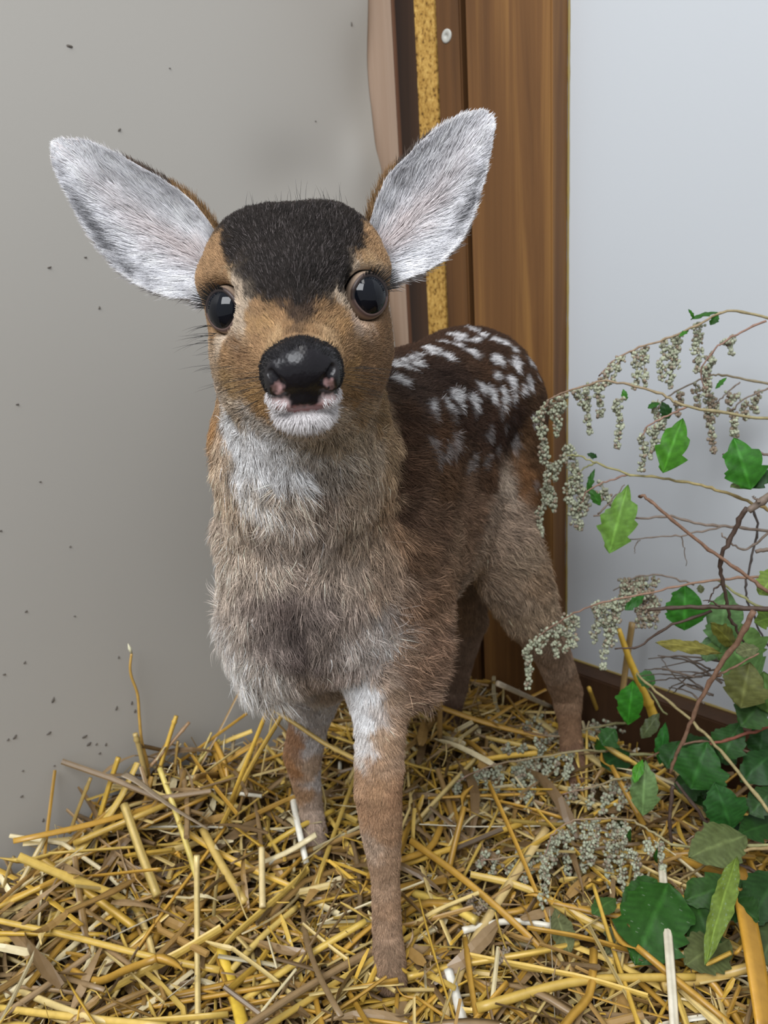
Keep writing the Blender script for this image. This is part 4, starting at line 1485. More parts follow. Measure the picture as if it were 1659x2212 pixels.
special(bedpts([(160, 1822, .026), (330, 1750, .032), (548, 1658, .018)]), .0052, (.50, .33, .07), 'long ochre straw lying crosswise over the heap by the grey wall', .0044)
special(bedpts([(268, 1738, .028), (300, 1830, .026), (340, 1935, .018)]), .0070, (.60, .44, .14), 'thick ochre stalk running down the middle of the wall heap')
special(wallpts([(256, 1636), (235, 1700), (214, 1770)], .03), .0044, (.62, .40, .06), 'golden straw standing steeply at the back of the wall heap')
special(bedpts([(438, 1792, .022), (480, 1870, .020), (530, 1950, .014)]), .0066, (.58, .41, .12), 'stout ochre stalk below the arching grey leaf blade')
special(bedpts([(565, 1832, .030), (566, 1900, .022), (567, 1960, .010)]), .0052, (.72, .58, .30), 'short cream straw stub sticking up before the fawn forelegs')
special(bedpts([(632, 1722, .014), (645, 1790, .012), (662, 1865, .008)]), .0062, (.80, .78, .68), 'shiny white split straw beside the fawn forelegs', .005)
special(bedpts([(968, 2094, .014), (985, 2150, .012), (1006, 2230, .010)]), .0070, (.80, .78, .70), 'white split straw lying before the fawn front hoof', .0075, flat=.5)
special(bedpts([(1180, 1790, .020), (1100, 1910, .018), (1010, 2060, .014), (960, 2200, .010)]), .0072, (.62, .46, .20), 'long wide buff straw slanting under the grey seed spikes', .0062, flat=.5)
special(bedpts([(1026, 1640, .014), (955, 1715, .016), (885, 1792, .012)]), .0044, (.66, .50, .20), 'pale straw slanting down towards the fawn front leg')
special(bedpts([(872, 1868, .010), (960, 1838, .014), (1125, 1780, .014)]), .0050, GOLD, 'golden straw running from the fawn front leg under the seed spikes')
special(bedpts([(790, 1990, .014), (640, 2080, .010), (500, 2180, .008)]), .0050, (.60, .42, .09), 'golden straw slanting past the fawn front hoof')
special(bedpts([(880, 2110, .012), (990, 2085, .014), (1140, 2060, .016), (1250, 2038, .016)]), .0050, (.60, .40, .08), 'golden straw bowing from the fawn front hoof to the leaves', .0040)
special(bedpts([(895, 1930, .008), (960, 1950, .010), (1030, 1990, .012)]), .0066, (.62, .45, .10), 'stout golden straw beside the fawn front shank')
special(bedpts([(40, 2140, .010), (200, 2200, .010), (330, 2216, .008)]), .0046, PAL, 'cream straw lying low at the edge of the bedding')
special(bedpts([(1030, 2178, .012), (1250, 2120, .016), (1500, 2110, .014)]), .0066, (.56, .38, .08), 'heavy golden straw lying crosswise before the leaf pile', .005)
special(bedpts([(1430, 2130, .016), (1560, 2105, .018), (1650, 2080, .016)]), .0078, (.58, .40, .12), 'heavy ochre straw lying before the leafy branch', .006)
special(bedpts([(1000, 2010, .012), (1100, 1990, .012), (1190, 2000, .010)]), .0050, (.78, .74, .62), 'white straw lying near the grey leaf in the bedding', .0045)
special(bedpts([(640, 1960, .010), (560, 2030, .010), (470, 2130, .008)]), .0048, (.64, .47, .14), 'pale golden straw lying below the short cream stub')
for pts_, w_, c_, lab_ in [
        ([(381, 1546), (368, 1585), (345, 1660)], .0040, GOLD, 'golden stalk with a pale node standing out of the heap by the grey wall'),
        ([(409, 1560), (370, 1605), (325, 1655)], .0030, (.36, .22, .11), 'reddish brown straw crossing the standing golden stalk on the wall heap'),
        ([(474, 1598), (428, 1648), (415, 1710), (402, 1780)], .0036, (.66, .54, .16), 'forked yellow straw standing at the back of the heap by the grey wall'),
        ([(457, 1582), (440, 1620), (428, 1648)], .0020, (.55, .42, .14), 'thin side shoot of straw by the forked yellow straw'),
        ([(505, 1588), (502, 1620), (498, 1660)], .0034, (.50, .40, .24), 'short greyish straw stub standing against the grey wall'),
        ([(292, 1585), (302, 1620), (316, 1680)], .0046, (.50, .37, .14), 'frayed straw end standing beside the tall wavy straw'),
        ([(384, 1600), (379, 1650), (372, 1720)], .0026, (.42, .27, .08), 'slim brown straw standing in the middle of the wall heap'),
        ([(196, 1680), (172, 1740), (150, 1800)], .0030, (.48, .33, .10), 'thin ochre straw standing at the low end of the wall heap'),
        ([(30, 1850), (18, 1880), (8, 1920)], .0026, (.44, .32, .12), 'short tan straw standing where the heap meets the grey wall')]:
    special(wallpts(pts_, .028), w_, c_, lab_, node=.2)
special(bedpts([(720, 1750, .012), (640, 1790, .010), (560, 1840, .010)]), .0044, (.62, .42, .07), 'golden straw lying over a buried fawn front hoof')


# ------------------------------------------------------------------ cut branches
m_leaf = tinted('leaf', 0.5, 0.18, 160, 0.2)
m_stem = tinted('stem_bark', 0.6, 0.3, 260, 0.3)
m_bud = tinted('dry_buds', 0.8, 0.15)
_ph = (1 + 5 ** .5) / 2
ICO_V = unit(np.array([(-1, _ph, 0), (1, _ph, 0), (-1, -_ph, 0), (1, -_ph, 0), (0, -1, _ph), (0, 1, _ph), (0, -1, -_ph), (0, 1, -_ph), (_ph, 0, -1), (_ph, 0, 1), (-_ph, 0, -1), (-_ph, 0, 1)]))
ICO_F = [(0, 11, 5), (0, 5, 1), (0, 1, 7), (0, 7, 10), (0, 10, 11), (1, 5, 9), (5, 11, 4), (11, 10, 2), (10, 7, 6), (7, 1, 8), (3, 9, 4), (3, 4, 2), (3, 2, 6), (3, 6, 8), (3, 8, 9), (4, 9, 5), (2, 4, 11), (6, 2, 10), (8, 6, 7), (9, 8, 1)]
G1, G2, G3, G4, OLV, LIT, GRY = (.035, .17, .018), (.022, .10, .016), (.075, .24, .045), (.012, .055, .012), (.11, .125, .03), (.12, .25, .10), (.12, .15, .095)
PINK, YGRN, BRN, DBRN, GBR = (.28, .17, .13), (.31, .31, .14), (.20, .115, .075), (.075, .048, .036), (.20, .155, .125)
bud_cols = np.array([(.33, .345, .245), (.39, .41, .30), (.28, .275, .205), (.26, .205, .15), (.35, .375, .265)])
rp = random.Random(11)


def mpx(P):
    """metres per photo pixel at a point"""
    return float((np.asarray(P) - c_o) @ c_f) / FPX


def leaf(parent, b, tip, wpx, col, facing=0.6, fold=.22, droop=.10, teeth=4, cut=.28, under=None, name='leaf', tilt=0.0, peak=1.15):
    b, tip = np.asarray(b, float), np.asarray(tip, float)
    ax = tip - b
    L = np.linalg.norm(ax)
    n0 = unit(c_o - b) * facing + np.array([-.25, -.1, 1.0]) * (1 - facing)
    side = unit(np.cross(ax, n0))
    nn_ = unit(np.cross(side, ax))
    side, nn_ = side * math.cos(tilt) + nn_ * math.sin(tilt), nn_ * math.cos(tilt) - side * math.sin(tilt)
    Wd = wpx * mpx(b)
    nl, us_ = 25, np.array([-1, -.7, -.4, -.12, 0, .12, .4, .7, 1])
    ts_ = np.linspace(0, 1, nl)
    v, c = [], []
    jit = [rp.uniform(.8, 1.15) for _ in range(40)]
    for i, t in enumerate(ts_):
        pr = (math.sin(math.pi * min(1, t ** peak)) ** .8) if 0 < t < 1 else 0
        for u in us_:
            saw = (t * teeth + (.35 if u > 0 else 0)) % 1.0
            e = pr * (1 - cut * saw * abs(u) ** 1.5) * jit[int(t * teeth) + (20 if u > 0 else 0)]
            h = u * Wd * .5 * e
            z = -fold * abs(h) + droop * L * math.sin(math.pi * t) + .012 * L * math.sin(t * 19 + u * 5)
            v.append(b + ax * t + side * h + nn_ * z)
            vein = 1.0 + .55 * (abs(u) < .05) + .18 * math.sin((t * teeth * 2 - abs(u) * 1.2) * 6.28) * (abs(u) > .2)
            c.append(np.array(col) * vein * (.95, .86, .62))
    v, c = np.array(v), np.array(c)
    nu_l = len(us_)
    q = [(i * nu_l + j, i * nu_l + j + 1, (i + 1) * nu_l + j + 1, (i + 1) * nu_l + j) for i in range(nl - 1) for j in range(nu_l - 1)]
    v2 = v - nn_ * .00028
    c2 = np.tile(under if under is not None else np.array(col) * .6 + np.array([.07, .085, .06]), (len(v), 1))
    nb = len(v)
    return mesh_obj(name, np.concatenate([v, v2]), q + [tuple(k + nb for k in f_[::-1]) for f_ in q], m_leaf, parent, True, np.clip(np.concatenate([c, c2]), 0, 1))


def stem(parent, pts, w0, w1, col, name='stem', col2=None, knots=True):
    P = smooth_path(pts, max(9, 6 * (len(pts) - 1) + 1))
    n = len(P)
    P = P + np.array([[rp.gauss(0, 1) for _ in range(3)] for _ in range(n)]) * .0004
    k = mpx(P[0])
    rad = np.linspace(w0, w1, n) * k * .44
    if knots:
        for i in range(3, n - 2, 5):
            rad[i] *= 1.25
    mb = MB()
    v, f = tube_geo(P, rad, 7)
    cc = np.array(col)[None] + (np.array(col2 if col2 is not None else col) - np.array(col))[None] * np.linspace(0, 1, n)[:, None]
    mb.add(v, f, np.repeat(cc, 7, 0))
    return mb.build(name, m_stem, parent)


def spike(parent, a, e, wpx, dens=1.0, brown=0.15):
    """hanging raceme of tiny round buds from a to e"""
    a, e = np.asarray(a, float), np.asarray(e, float)
    k = mpx(a)
    L = np.linalg.norm(e - a)
    mid = (a + e) / 2 + np.array([rp.gauss(0, .04), rp.gauss(0, .04), .03]) * L
    P = smooth_path([a, mid, e], 13)
    mb = MB()
    mb.tube(P, np.linspace(2.2, 1.0, 13) * k * .5, 5, (.30, .25, .16))
    ncl = max(4, int(L / k / 6.2 * dens))
    for i in range(ncl):
        t = (i + .6 + rp.uniform(-.3, .3)) / ncl
        c = P[min(12, int(t * 12.99))] + (P[-1] - P[0]) * rp.uniform(-.02, .02)
        w = wpx * k * .5 * (1 - .45 * t) * rp.uniform(.55, 1)
        for s_ in range(rp.choice([2, 3, 3])):
            d = unit(np.array([rp.gauss(0, 1), rp.gauss(0, 1), rp.gauss(-.3, .5)]))
            o_ = c + d * w * .75
            if w > .0035:
                mb.tube([c, o_], [.0004, .0003], 4, (.30, .26, .17), False)
            for b_ in range(rp.choice([2, 3, 3, 4])):
                d2 = unit(np.array([rp.gauss(0, 1), rp.gauss(0, 1), rp.gauss(-.5, .7)]))
                r = rp.uniform(.00095, .0016) * (k / .00036)
                cc = bud_cols[rp.choice([3]) if rp.random() < brown else rp.choice([0, 1, 1, 2, 4])] * rp.uniform(.85, 1.15)
                mb.add(ICO_V * r * np.array([1, 1, rp.uniform(1, 1.25)]) + o_ + d2 * r * 1.35, ICO_F, cc)
    o = mb.build('flower_spike', m_bud, parent)
    return o


BUNDLE = np.array([.405, .43, .03])


def rooted(pts):
    """continue a stem out of the photograph down to the foot of the bundle"""
    p = np.asarray(pts[0])
    return [BUNDLE + np.array([0, rp.uniform(-.02, .02), 0]), np.array([.40, .45, p[2] * .55 + .02]), np.array([max(.355, p[0] + .03), .49, p[2] - .012])] + list(pts)


def branch(name, at, label, cat):
    o = empty(name, at)
    tag(o, label, cat)
    return o


def px(lst, Y0, Y1=None):
    n = len(lst)
    Y1 = Y0 if Y1 is None else Y1
    return [A(x, y, Y0 + (Y1 - Y0) * i / max(1, n - 1)) for i, (x, y) in enumerate(lst)]


# top flowering branch
b1 = branch('flowering_branch', A(1720, 700, .56), 'highest flowering branch arching over with drooping grey green seed spikes', 'branch')
stem(b1, rooted(px([(1720, 706), (1659, 687), (1580, 671), (1530, 690), (1450, 728), (1380, 752), (1330, 775), (1295, 812)], .56, .60)), 9, 4, YGRN, col2=PINK)
stem(b1, px([(1655, 690), (1600, 718), (1545, 755), (1515, 800), (1525, 850)], .562, .575), 6, 3, PINK, 'side_stem')
Y = .59
for x0, y0, x1, y1, w in [(1345, 768, 1325, 820, 34), (1325, 782, 1302, 815, 30), (1372, 758, 1374, 834, 18), (1393, 752, 1394, 830, 18), (1438, 735, 1430, 815, 22), (1455, 728, 1447, 830, 26), (1468, 722, 1462, 790, 26), (1503, 708, 1508, 800, 22), (1512, 702, 1500, 760, 30), (1538, 762, 1526, 800, 26),
                          (1528, 792, 1525, 850, 24), (1560, 738, 1575, 735, 20), (1582, 722, 1580, 764, 14)]:
    spike(b1, A(x0, y0, Y), A(x1, y1, Y - .005), w)
leaf(b1, A(1560, 676, .585), A(1492, 690, .58), 24, G2, .2)
leaf(b1, A(1500, 690, .582), A(1487, 668, .578), 10, G1, .5)
leaf(b1, A(1552, 680, .584), A(1535, 702, .58), 20, G2, .6)
leaf(b1, A(1488, 712, .585), A(1468, 728, .575), 12, G1, .6)
# second, thin branch behind
b2 = branch('flowering_branch', A(1720, 845, .60), 'thin flowering branch with brownish seed spikes hanging behind the others', 'branch')
stem(b2, px([(1720, 838), (1659, 830), (1570, 812), (1525, 816), (1450, 852), (1420, 880)], .60, .625), 7, 3, (.26, .22, .13), col2=GBR)
stem(b2, px([(1660, 838), (1610, 862), (1575, 890)], .60, .61), 5, 3, GBR, 'side_stem')
stem(b2, px([(1600, 825), (1570, 850), (1540, 880)], .605, .61), 4, 3, GBR, 'side_stem')
for x0, y0, x1, y1, w in [(1470, 845, 1465, 895, 22), (1500, 828, 1506, 875, 22), (1530, 818, 1530, 900, 32), (1530, 880, 1540, 972, 24), (1575, 845, 1580, 870, 18), (1612, 862, 1612, 905, 20), (1580, 885, 1585, 940, 22), (1592, 850, 1578, 868, 16), (1545, 870, 1548, 890, 18), (1640, 845, 1630, 890, 18)]:
    spike(b2, A(x0, y0, .612), A(x1, y1, .612), w, 1, .55)
leaf(b2, A(1570, 815, .61), A(1545, 840, .606), 12, G1, .6)
# middle branch whose tip droops in front of the rump
b3 = branch('flowering_branch', A(1720, 915, .53), 'flowering branch whose drooping tip hangs in front of the fawn rump', 'branch')
stem(b3, rooted(px([(1720, 915), (1659, 905), (1490, 880), (1440, 856), (1370, 833), (1300, 824), (1245, 840), (1195, 858), (1170, 890)], .53, .585)), 10, 4, YGRN, col2=PINK)
stem(b3, px([(1485, 880), (1440, 898), (1400, 922), (1385, 945)], .552, .555), 6, 3, PINK, 'side_stem')
for x0, y0, x1, y1, w in [(1185, 862, 1160, 905, 30), (1168, 890, 1175, 985, 26), (1175, 960, 1180, 1035, 26), (1215, 850, 1203, 940, 28), (1205, 860, 1190, 900, 22), (1240, 840, 1255, 870, 18), (1268, 842, 1274, 930, 18), (1295, 828, 1297, 898, 26), (1280, 828, 1262, 845, 30), (1312, 828, 1290, 836, 24), (1345, 858, 1325, 880, 16), (1336, 880, 1333, 965, 20),
                          (1422, 862, 1418, 905, 18), (1388, 940, 1385, 1012, 22), (1402, 925, 1420, 950, 20), (1425, 905, 1405, 985, 14), (1432, 900, 1430, 925, 18), (1585, 900, 1583, 940, 18)]:
    yy = .585 if x0 < 1300 else .565
    spike(b3, A(x0, y0, yy), A(x1, y1, yy), w)
leaf(b3, A(1475, 903, .556), A(1432, 1022, .545), 78, (.05, .20, .022), .85, .35, .12, 3, .34)
leaf(b3, A(1346, 840, .575), A(1352, 866, .572), 16, G1, .7)
leaf(b3, A(1425, 870, .562), A(1400, 882, .558), 18, G2, .5)
leaf(b3, A(1430, 868, .563), A(1445, 905, .560), 30, G4, .6)
leaf(b3, A(1585, 945, .535), A(1622, 1058, .52), 105, (.028, .15, .018), .8, .25, .10, 3, .3)
leaf(b3, A(1640, 1040, .54), A(1578, 1052, .53), 34, (.20, .30, .14), .6, .2, .1, 3)
leaf(b3, A(1680, 1010, .53), A(1625, 1055, .525), 40, G4, .6)
# third branch
b4 = branch('flowering_branch', A(1720, 1120, .54), 'flowering branch with a dense silvery spike cluster and a large pale leaf', 'branch')
stem(b4, rooted(px([(1720, 1125), (1640, 1092), (1570, 1065), (1500, 1045), (1420, 1032), (1360, 1025), (1290, 1000), (1250, 985), (1215, 985)], .53, .60)), 11, 4, (.34, .20, .08), col2=YGRN)
stem(b4, px([(1358, 1026), (1310, 1040), (1270, 1060), (1255, 1090)], .575, .58), 5, 3, PINK, 'side_stem')
stem(b4, px([(1290, 1000), (1262, 1010), (1225, 1040)], .595, .60), 5, 3, YGRN, 'side_stem')
for x0, y0, x1, y1, w in [(1225, 975, 1195, 1010, 40), (1200, 1000, 1180, 1085, 44), (1180, 1060, 1160, 1110, 30), (1165, 1100, 1170, 1152, 18), (1195, 1050, 1192, 1100, 30), (1240, 1000, 1225, 1080, 44), (1228, 1060, 1238, 1125, 36), (1245, 1010, 1255, 1090, 34), (1262, 1060, 1250, 1140, 26), (1270, 1050, 1262, 1110, 24), (1220, 960, 1240, 990, 24),
                          (1300, 1045, 1320, 1085, 16), (1295, 1060, 1300, 1080, 18)]:
    spike(b4, A(x0, y0, .60), A(x1, y1, .598), w)
leaf(b4, A(1357, 1046, .577), A(1316, 1196, .565), 82, (.115, .26, .06), .85, .25, .08, 4, .32)
leaf(b4, A(1285, 1012, .592), A(1268, 1062, .588), 16, G2, .7)
leaf(b4, A(1272, 1052, .59), A(1297, 1092, .585), 24, (.03, .13, .02), .7)
leaf(b4, A(1268, 980, .60), A(1290, 988, .598), 16, G4, .7)
# lower branch over the hind leg
b5 = branch('flowering_branch', A(1720, 1240, .52), 'low flowering branch drooping in front of the fawn hind leg', 'branch')
stem(b5, rooted(px([(1720, 1240), (1659, 1244), (1560, 1252), (1480, 1262), (1400, 1282), (1300, 1302), (1230, 1330), (1170, 1370), (1140, 1395)], .52, .585)), 9, 3, (.27, .16, .09), col2=PINK)
for x0, y0, x1, y1, w in [(1160, 1378, 1132, 1410, 24), (1137, 1400, 1137, 1482, 16), (1185, 1355, 1165, 1405, 30), (1205, 1345, 1200, 1412, 26), (1225, 1335, 1222, 1405, 24), (1238, 1328, 1240, 1395, 20), (1290, 1305, 1285, 1380, 30), (1305, 1305, 1298, 1440, 26), (1325, 1300, 1320, 1390, 30), (1340, 1290, 1330, 1340, 30)]:
    spike(b5, A(x0, y0, .578), A(x1, y1, .575), w)
leaf(b5, A(1392, 1286, .565), A(1350, 1318, .56), 26, (.02, .11, .018), .6)
leaf(b5, A(1480, 1264, .552), A(1478, 1362, .545), 96, (.025, .14, .018), .85, .2, .06, 4, .22)
leaf(b5, A(1512, 1262, .55), A(1515, 1282, .548), 18, GRY, .6)
b6 = branch('flowering_branch', A(1500, 1255, .59), 'bushy tuft of brown grey seed spikes standing before the white wall', 'branch')
stem(b6, px([(1500, 1262), (1440, 1245), (1380, 1245), (1325, 1275)], .59, .60), 5, 3, GBR)
for k in range(15):
    x0 = rp.uniform(1330, 1455)
    y0 = 1248 + abs(x0 - 1400) * .22 + rp.uniform(-10, 8)
    spike(b6, A(x0, y0, .60), A(x0 + rp.uniform(-12, 6), y0 + rp.uniform(26, 50), .598), 30, 1, .45)
for k in range(4):
    spike(b6, A(1385 + k * 12, 1290, .605), A(1380 + k * 12, 1350, .60), 20, 1, .7)

# sprays lying on the straw


def ground_spray(label, st, spikes, dz, leaves=(), brown=.2, w=7, dsp=.6):
    p0 = on_bed(*st[0], dz)
    b = branch('flowering_branch', p0, label, 'branch')
    stem(b, [on_bed(x, y, dz + .012 * math.sin(3.14 * i / len(st))) for i, (x, y) in enumerate(st)], w, 3, YGRN, col2=PINK)
    for x0, y0, x1, y1, wd in spikes:
        a = on_bed(x0, y0, dz)
        e = A(x1, y1, a[1] - .012)
        if e[2] < float(hgt(e[0], e[1])) + .003:
            e = on_bed(x1, y1, .006)
        spike(b, a, e, wd, 1, brown)
    for (x0, y0, x1, y1, wd, col) in leaves:
        a = on_bed(x0, y0, dz + .01)
        leaf(b, a, on_bed(x1, y1, dz * .5 + .006), wd, col, .6)
    return b


ground_spray('flowering spray lying on the straw beside the fawn hind hoof', [(1425, 1632), (1330, 1625), (1250, 1622), (1130, 1642), (1050, 1658), (985, 1690)],
             [(1000, 1672, 985, 1712, 24), (1030, 1664, 1020, 1710, 26), (1050, 1660, 1048, 1715, 26), (1075, 1655, 1072, 1712, 26), (1120, 1645, 1110, 1690, 28), (1140, 1642, 1130, 1720, 30), (1160, 1638, 1140, 1745, 28), (1185, 1632, 1180, 1690, 26), (1215, 1628, 1200, 1665, 30), (1120, 1628, 1130, 1610, 26), (1170, 1622, 1160, 1600, 26), (1235, 1626, 1222, 1680, 24), (1105, 1632, 1095, 1615, 20)], .022,
             [(1330, 1618, 1290, 1596, 60, G2), (1360, 1625, 1300, 1655, 70, G4)])
ground_spray('grey flowering spray lying flat in the straw behind the hind hoof', [(1370, 1560), (1290, 1570), (1200, 1590), (1130, 1580)],
             [(1290, 1560, 1270, 1600, 36), (1250, 1575, 1230, 1610, 36), (1320, 1560, 1300, 1600, 34), (1180, 1560, 1150, 1590, 34), (1160, 1545, 1130, 1580, 30), (1200, 1580, 1180, 1600, 30), (1340, 1555, 1350, 1580, 30)], .014, (), .35)
ground_spray('flowering spray lying on the straw under the pale toothed leaf', [(1420, 1690), (1350, 1680), (1280, 1700), (1215, 1715)],
             [(1370, 1665, 1340, 1710, 34), (1330, 1680, 1310, 1730, 34), (1290, 1695, 1270, 1740, 34), (1250, 1700, 1220, 1745, 34), (1350, 1700, 1340, 1745, 32), (1390, 1680, 1375, 1720, 30), (1310, 1720, 1300, 1760, 26)], .020, (), .3)
ground_spray('largest low flowering spray with heavy drooping spikes above the straw', [(1700, 1828), (1560, 1826), (1470, 1828), (1420, 1805), (1370, 1775), (1310, 1768), (1240, 1772), (1195, 1800), (1180, 1840)],
             [(1215, 1790, 1195, 1860, 40), (1195, 1810, 1170, 1880, 36), (1185, 1850, 1172, 1955, 34), (1235, 1780, 1225, 1880, 36), (1265, 1772, 1262, 1880, 34), (1290, 1772, 1275, 1860, 36), (1325, 1775, 1315, 1905, 36), (1335, 1790, 1345, 1915, 34), (1365, 1835, 1372, 1950, 26), (1400, 1810, 1400, 1840, 28), (1425, 1820, 1432, 1880, 16), (1350, 1775, 1350, 1815, 20)], .045,
             [(1340, 1772, 1345, 1795, 18, G2), (1362, 1790, 1362, 1820, 14, G2), (1420, 1830, 1420, 1865, 12, G2)], .25, 8)
ground_spray('small grey spray half buried in the straw near the front leg', [(1180, 1850), (1110, 1850), (1040, 1860)],
             [(1130, 1840, 1100, 1880, 36), (1080, 1845, 1060, 1885, 36), (1160, 1845, 1140, 1880, 36), (1050, 1835, 1035, 1870, 28), (1150, 1870, 1130, 1905, 30)], .012, (), .4)
ground_spray('withered brown flower tuft lying in the straw', [(1075, 1970), (1040, 1950), (1015, 1930)], [(1050, 1945, 1030, 1965, 30), (1025, 1930, 1015, 1955, 26), (1095, 2050, 1080, 2075, 20)], .012, (), .9, 4)

# bare twigs
def twig(pts, Y0, Y1, w0, w1, col, label, sides=(), name='bare_twig'):
    P = px(pts, Y0, Y1)
    if pts[0][0] == 1720:
        P = rooted(P)
    t_o = branch(name, P[0], label, 'twig')
    stem(t_o, P, w0, w1, col, 'stem')
    for sp_, w, k0, k1 in sides:
        stem(t_o, px(sp_, k0, k1), w, w * .5, col, 'side_twig')
    return t_o


twig([(1705, 1312), (1659, 1278), (1600, 1236), (1530, 1186), (1440, 1112), (1395, 1076), (1380, 1073)], .50, .54, 10, 7, BRN, 'long reddish brown bare twig slanting across the white wall')
twig([(1720, 1150), (1659, 1146), (1580, 1138), (1500, 1130), (1440, 1115), (1360, 1122), (1283, 1113)], .55, .58, 11, 5, GBR, 'grey forked twig lying level across the white wall',
     [([(1560, 1138), (1480, 1155), (1420, 1160), (1350, 1166)], 5, .56, .58), ([(1472, 1158), (1478, 1190), (1484, 1222)], 3, .57, .57), ([(1290, 1112), (1320, 1082), (1350, 1046)], 5, .58, .58), ([(1382, 1165), (1372, 1178), (1370, 1197)], 3, .575, .575)])
twig([(1611, 1097), (1585, 1150), (1558, 1205), (1562, 1260), (1572, 1318), (1590, 1358), (1606, 1388)], .52, .53, 13, 6, DBRN, 'dark crooked twig with a broken top end standing upright', [([(1556, 1262), (1540, 1280), (1530, 1302)], 5, .525, .525)])
twig([(1720, 1316), (1659, 1314), (1560, 1312), (1480, 1311), (1398, 1318)], .49, .53, 19, 9, DBRN, 'thick dark brown stick lying level with a peeled tip',
     [([(1540, 1320), (1450, 1350), (1380, 1395), (1327, 1400)], 8, .52, .535), ([(1560, 1312), (1540, 1300), (1520, 1296)], 5, .51, .51)])
twig([(1627, 1322), (1590, 1390), (1540, 1460), (1500, 1540), (1470, 1610), (1446, 1670)], .48, .50, 15, 8, BRN, 'brown stick slanting down into the leaf pile', [([(1545, 1462), (1570, 1450), (1640, 1410)], 8, .495, .49)])
twig([(1622, 1085), (1637, 1140), (1625, 1200), (1612, 1262), (1616, 1300), (1640, 1360), (1675, 1420)], .57, .56, 6, 5, (.09, .075, .07), 'thin dark wavy twig hanging before the white wall')
twig([(1700, 1048), (1659, 1072), (1618, 1104)], .50, .505, 22, 17, GBR, 'thick grey stick with a pale cut end', [([(1640, 1085), (1632, 1078), (1628, 1074)], 6, .50, .50)])
twig([(1690, 1120), (1640, 1168), (1610, 1186), (1580, 1175), (1560, 1154)], .53, .54, 7, 4, GBR, 'small hooked grey twig curving upward')
twig([(1700, 1186), (1632, 1190)], .52, .525, 11, 10, GBR, 'short grey twig stub beside the hooked twig')
twig([(1690, 995), (1640, 978), (1570, 982), (1562, 980)], .56, .57, 8, 4, GBR, 'short grey twig behind the large green leaf')
twig([(1700, 1790), (1659, 1748), (1580, 1650), (1510, 1572), (1440, 1512), (1375, 1457)], .47, .60, 11, 7, (.33, .27, .13), 'straight greenish tan stem slanting through the leaf pile')
twig([(1460, 1690), (1530, 1782), (1590, 1862), (1680, 1900)], .53, .48, 8, 10, DBRN, 'dark twig slanting down over the dull leaf')
twig([(1455, 1698), (1446, 1760), (1452, 1830)], .52, .51, 10, 8, DBRN, 'short dark upright twig above the heavy flowering spray')
twig([(1700, 1555), (1600, 1590), (1520, 1612)], .52, .54, 9, 7, (.26, .09, .06), 'red barked twig lying low among the leaves')
twig([(1700, 2150), (1600, 2148), (1540, 2165), (1490, 2200)], .43, .43, 8, 4, DBRN, 'dark twig lying over the heavy straw at the bedding edge', [([(1590, 2148), (1560, 2175), (1545, 2210)], 4, .43, .425)])
twig([(1700, 2060), (1580, 2085), (1480, 2098), (1430, 2100)], .45, .46, 6, 4, DBRN, 'thin dark twig lying under the large dark leaf')
for k in range(13):
    x0, y0 = rp.uniform(1380, 1460), rp.uniform(1405, 1500)
    x1, y1 = rp.uniform(1500, 1659), rp.uniform(1420, 1530)
    xm, ym = (x0 + x1) / 2 + rp.uniform(-20, 20), (y0 + y1) / 2 + rp.uniform(-22, 12)
    o = twig([(x1, y1), (xm, ym), (x0, y0)], .56, .60, rp.uniform(4, 7), 2.5, np.array(GBR) * rp.uniform(.55, .9), 'thin grey brown brushwood twig tangled behind the leaf pile')
    o['group'] = 'tangled brushwood behind the leaf pile'

# leafy branches in the pile
l1 = branch('leafy_branch', A(1690, 1330, .52), 'leafy branch with broad light green leaves beside the thick dark stick', 'branch')
stem(l1, px([(1690, 1330), (1620, 1300), (1560, 1260), (1545, 1250)], .52, .55), 8, 4, YGRN)
for x0, y0, x1, y1, w, c, Y in [(1570, 1272, 1555, 1400, 92, (.11, .24, .12), .55), (1580, 1340, 1610, 1440, 130, (.13, .27, .10), .545), (1560, 1380, 1640, 1470, 110, (.10, .22, .09), .54), (1540, 1370, 1525, 1430, 46, (.10, .20, .12), .555), (1590, 1400, 1535, 1345, 42, OLV, .53), (1690, 1225, 1640, 1285, 60, (.13, .22, .05), .52),
                                 (1690, 1330, 1630, 1345, 50, (.08, .15, .03), .515), (1620, 1430, 1600, 1530, 100, (.10, .12, .05), .51), (1560, 1412, 1416, 1388, 34, (.17, .17, .055), .52), (1640, 1400, 1590, 1410, 40, (.13, .16, .10), .51), (1650, 1450, 1659, 1540, 90, (.06, .13, .04), .52), (1660, 1500, 1600, 1570, 80, (.03, .09, .025), .525)]:
    leaf(l1, A(x0, y0, Y), A(x1, y1, Y - .008), w, c, .8, .2, .08, 4, .2)
l2 = branch('leafy_branch', A(1440, 1512, .59), 'small leafy branch with vivid green leaves before the dark wall plank', 'branch')
stem(l2, px([(1440, 1545), (1400, 1490), (1372, 1458)], .60, .615), 5, 3, YGRN)
for x0, y0, x1, y1, w, c, Y in [(1368, 1470, 1356, 1566, 64, (.03, .18, .02), .605), (1375, 1458, 1416, 1476, 40, (.045, .15, .05), .61), (1438, 1560, 1425, 1652, 34, (.02, .12, .025), .575), (1425, 1540, 1385, 1595, 34, (.06, .085, .045), .59), (1330, 1575, 1300, 1610, 54, (.018, .075, .016), .60)]:
    leaf(l2, A(x0, y0, Y), A(x1, y1, Y - .006), w, c, .85, .25, .08, 4, .18)
l3 = branch('leafy_branch', A(1600, 1600, .55), 'leafy branch of dark green rounded leaves lying on the straw', 'branch')
stem(l3, px([(1680, 1640), (1600, 1620), (1530, 1600), (1440, 1620), (1395, 1640)], .53, .57), 8, 4, BRN)
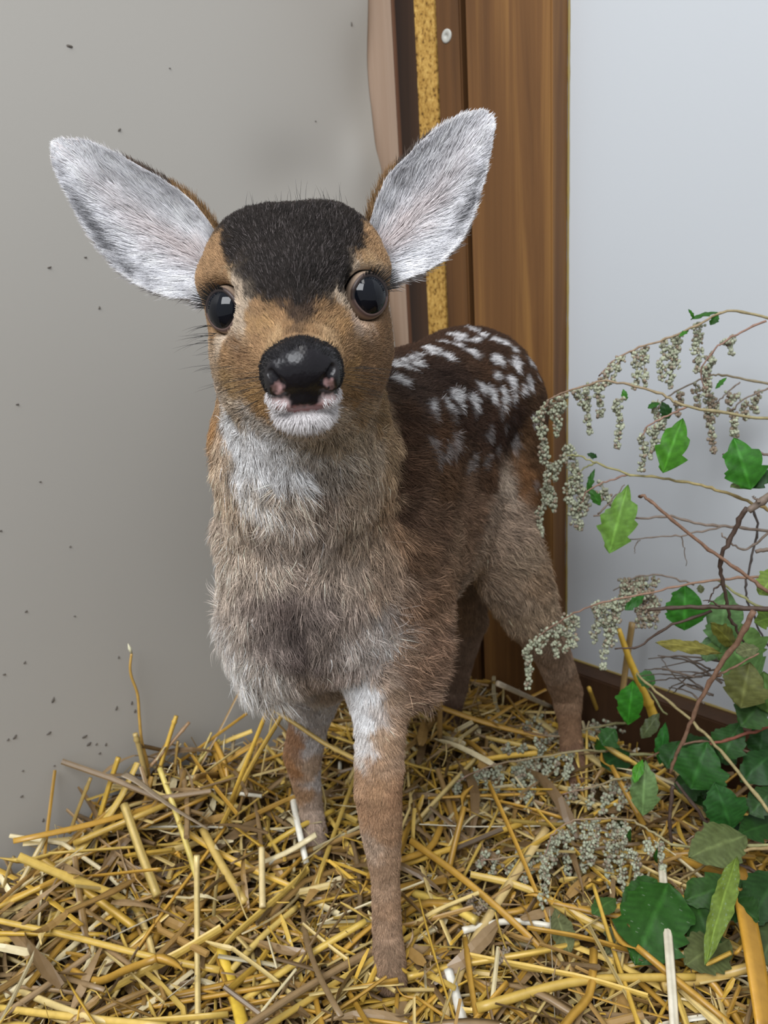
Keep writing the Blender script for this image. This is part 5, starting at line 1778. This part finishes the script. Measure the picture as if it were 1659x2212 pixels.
for x0, y0, x1, y1, w, c, Y in [(1395, 1642, 1388, 1762, 66, (.13, .24, .12), .545), (1388, 1640, 1370, 1692, 24, (.05, .22, .02), .54), (1530, 1602, 1492, 1705, 120, (.018, .085, .018), .53), (1545, 1690, 1580, 1792, 96, (.018, .085, .022), .51), (1680, 1620, 1600, 1690, 80, (.014, .06, .016), .53), (1600, 1560, 1560, 1640, 80, (.02, .075, .02), .54), (1680, 1700, 1620, 1760, 70, (.02, .06, .02), .51), (1470, 1600, 1440, 1660, 60, (.014, .06, .014), .56), (1650, 1560, 1640, 1640, 70, (.016, .06, .018), .55)]:
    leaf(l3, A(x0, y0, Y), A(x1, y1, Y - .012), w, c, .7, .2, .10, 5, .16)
l4 = branch('leafy_branch', A(1640, 1840, .48), 'leafy branch of large dark leaves and one curled pale strip in the straw', 'branch')
stem(l4, px([(1700, 1830), (1620, 1835), (1560, 1850), (1470, 1900), (1440, 1915)], .475, .49), 9, 5, (.30, .22, .10))
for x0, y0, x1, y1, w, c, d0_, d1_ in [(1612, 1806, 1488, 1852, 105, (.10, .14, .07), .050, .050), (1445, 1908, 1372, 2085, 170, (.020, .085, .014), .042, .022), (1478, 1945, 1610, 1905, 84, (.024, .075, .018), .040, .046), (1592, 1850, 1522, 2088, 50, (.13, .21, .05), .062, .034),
                                       (1690, 1885, 1612, 2000, 104, (.014, .05, .014), .05, .03), (1575, 2030, 1480, 2085, 95, (.09, .12, .06), .022, .020), (1495, 1930, 1545, 2065, 90, (.018, .065, .013), .034, .024), (1690, 1985, 1640, 2085, 80, (.05, .08, .04), .03, .02),
                                       (1690, 1775, 1596, 1802, 74, (.016, .06, .014), .05, .05), (1560, 1930, 1640, 1990, 84, (.016, .055, .014), .03, .03), (1420, 1900, 1340, 1960, 60, (.02, .075, .015), .03, .02)]:
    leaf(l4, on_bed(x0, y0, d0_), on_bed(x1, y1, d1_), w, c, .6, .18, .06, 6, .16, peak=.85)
for k in range(16):
    x0, y0 = rp.uniform(1500, 1680), rp.uniform(1500, 1790)
    a_ = rp.uniform(0, 6.28)
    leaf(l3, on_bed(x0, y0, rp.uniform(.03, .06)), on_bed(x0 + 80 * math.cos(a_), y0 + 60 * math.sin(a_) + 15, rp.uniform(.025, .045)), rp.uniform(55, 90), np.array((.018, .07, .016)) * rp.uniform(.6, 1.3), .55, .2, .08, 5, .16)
for x0, y0, x1, y1, w, c, lab in [(1198, 1962, 1232, 2062, 46, (.13, .16, .10), 'grey green withered leaf lying flat between the straws'), (1350, 1985, 1312, 2062, 46, (.14, .165, .11), 'pale grey leaf lying beside the large dark leaf'), (1330, 1940, 1280, 1975, 50, (.05, .12, .04), 'small green leaf tucked under the heavy flowering spray')]:
    lf_ = leaf(None, on_bed(x0, y0, .016), on_bed(x1, y1, .014), w, c, .3, .1, .05, 5, .15, name='fallen_leaf')
    tag(lf_, lab, 'leaf')
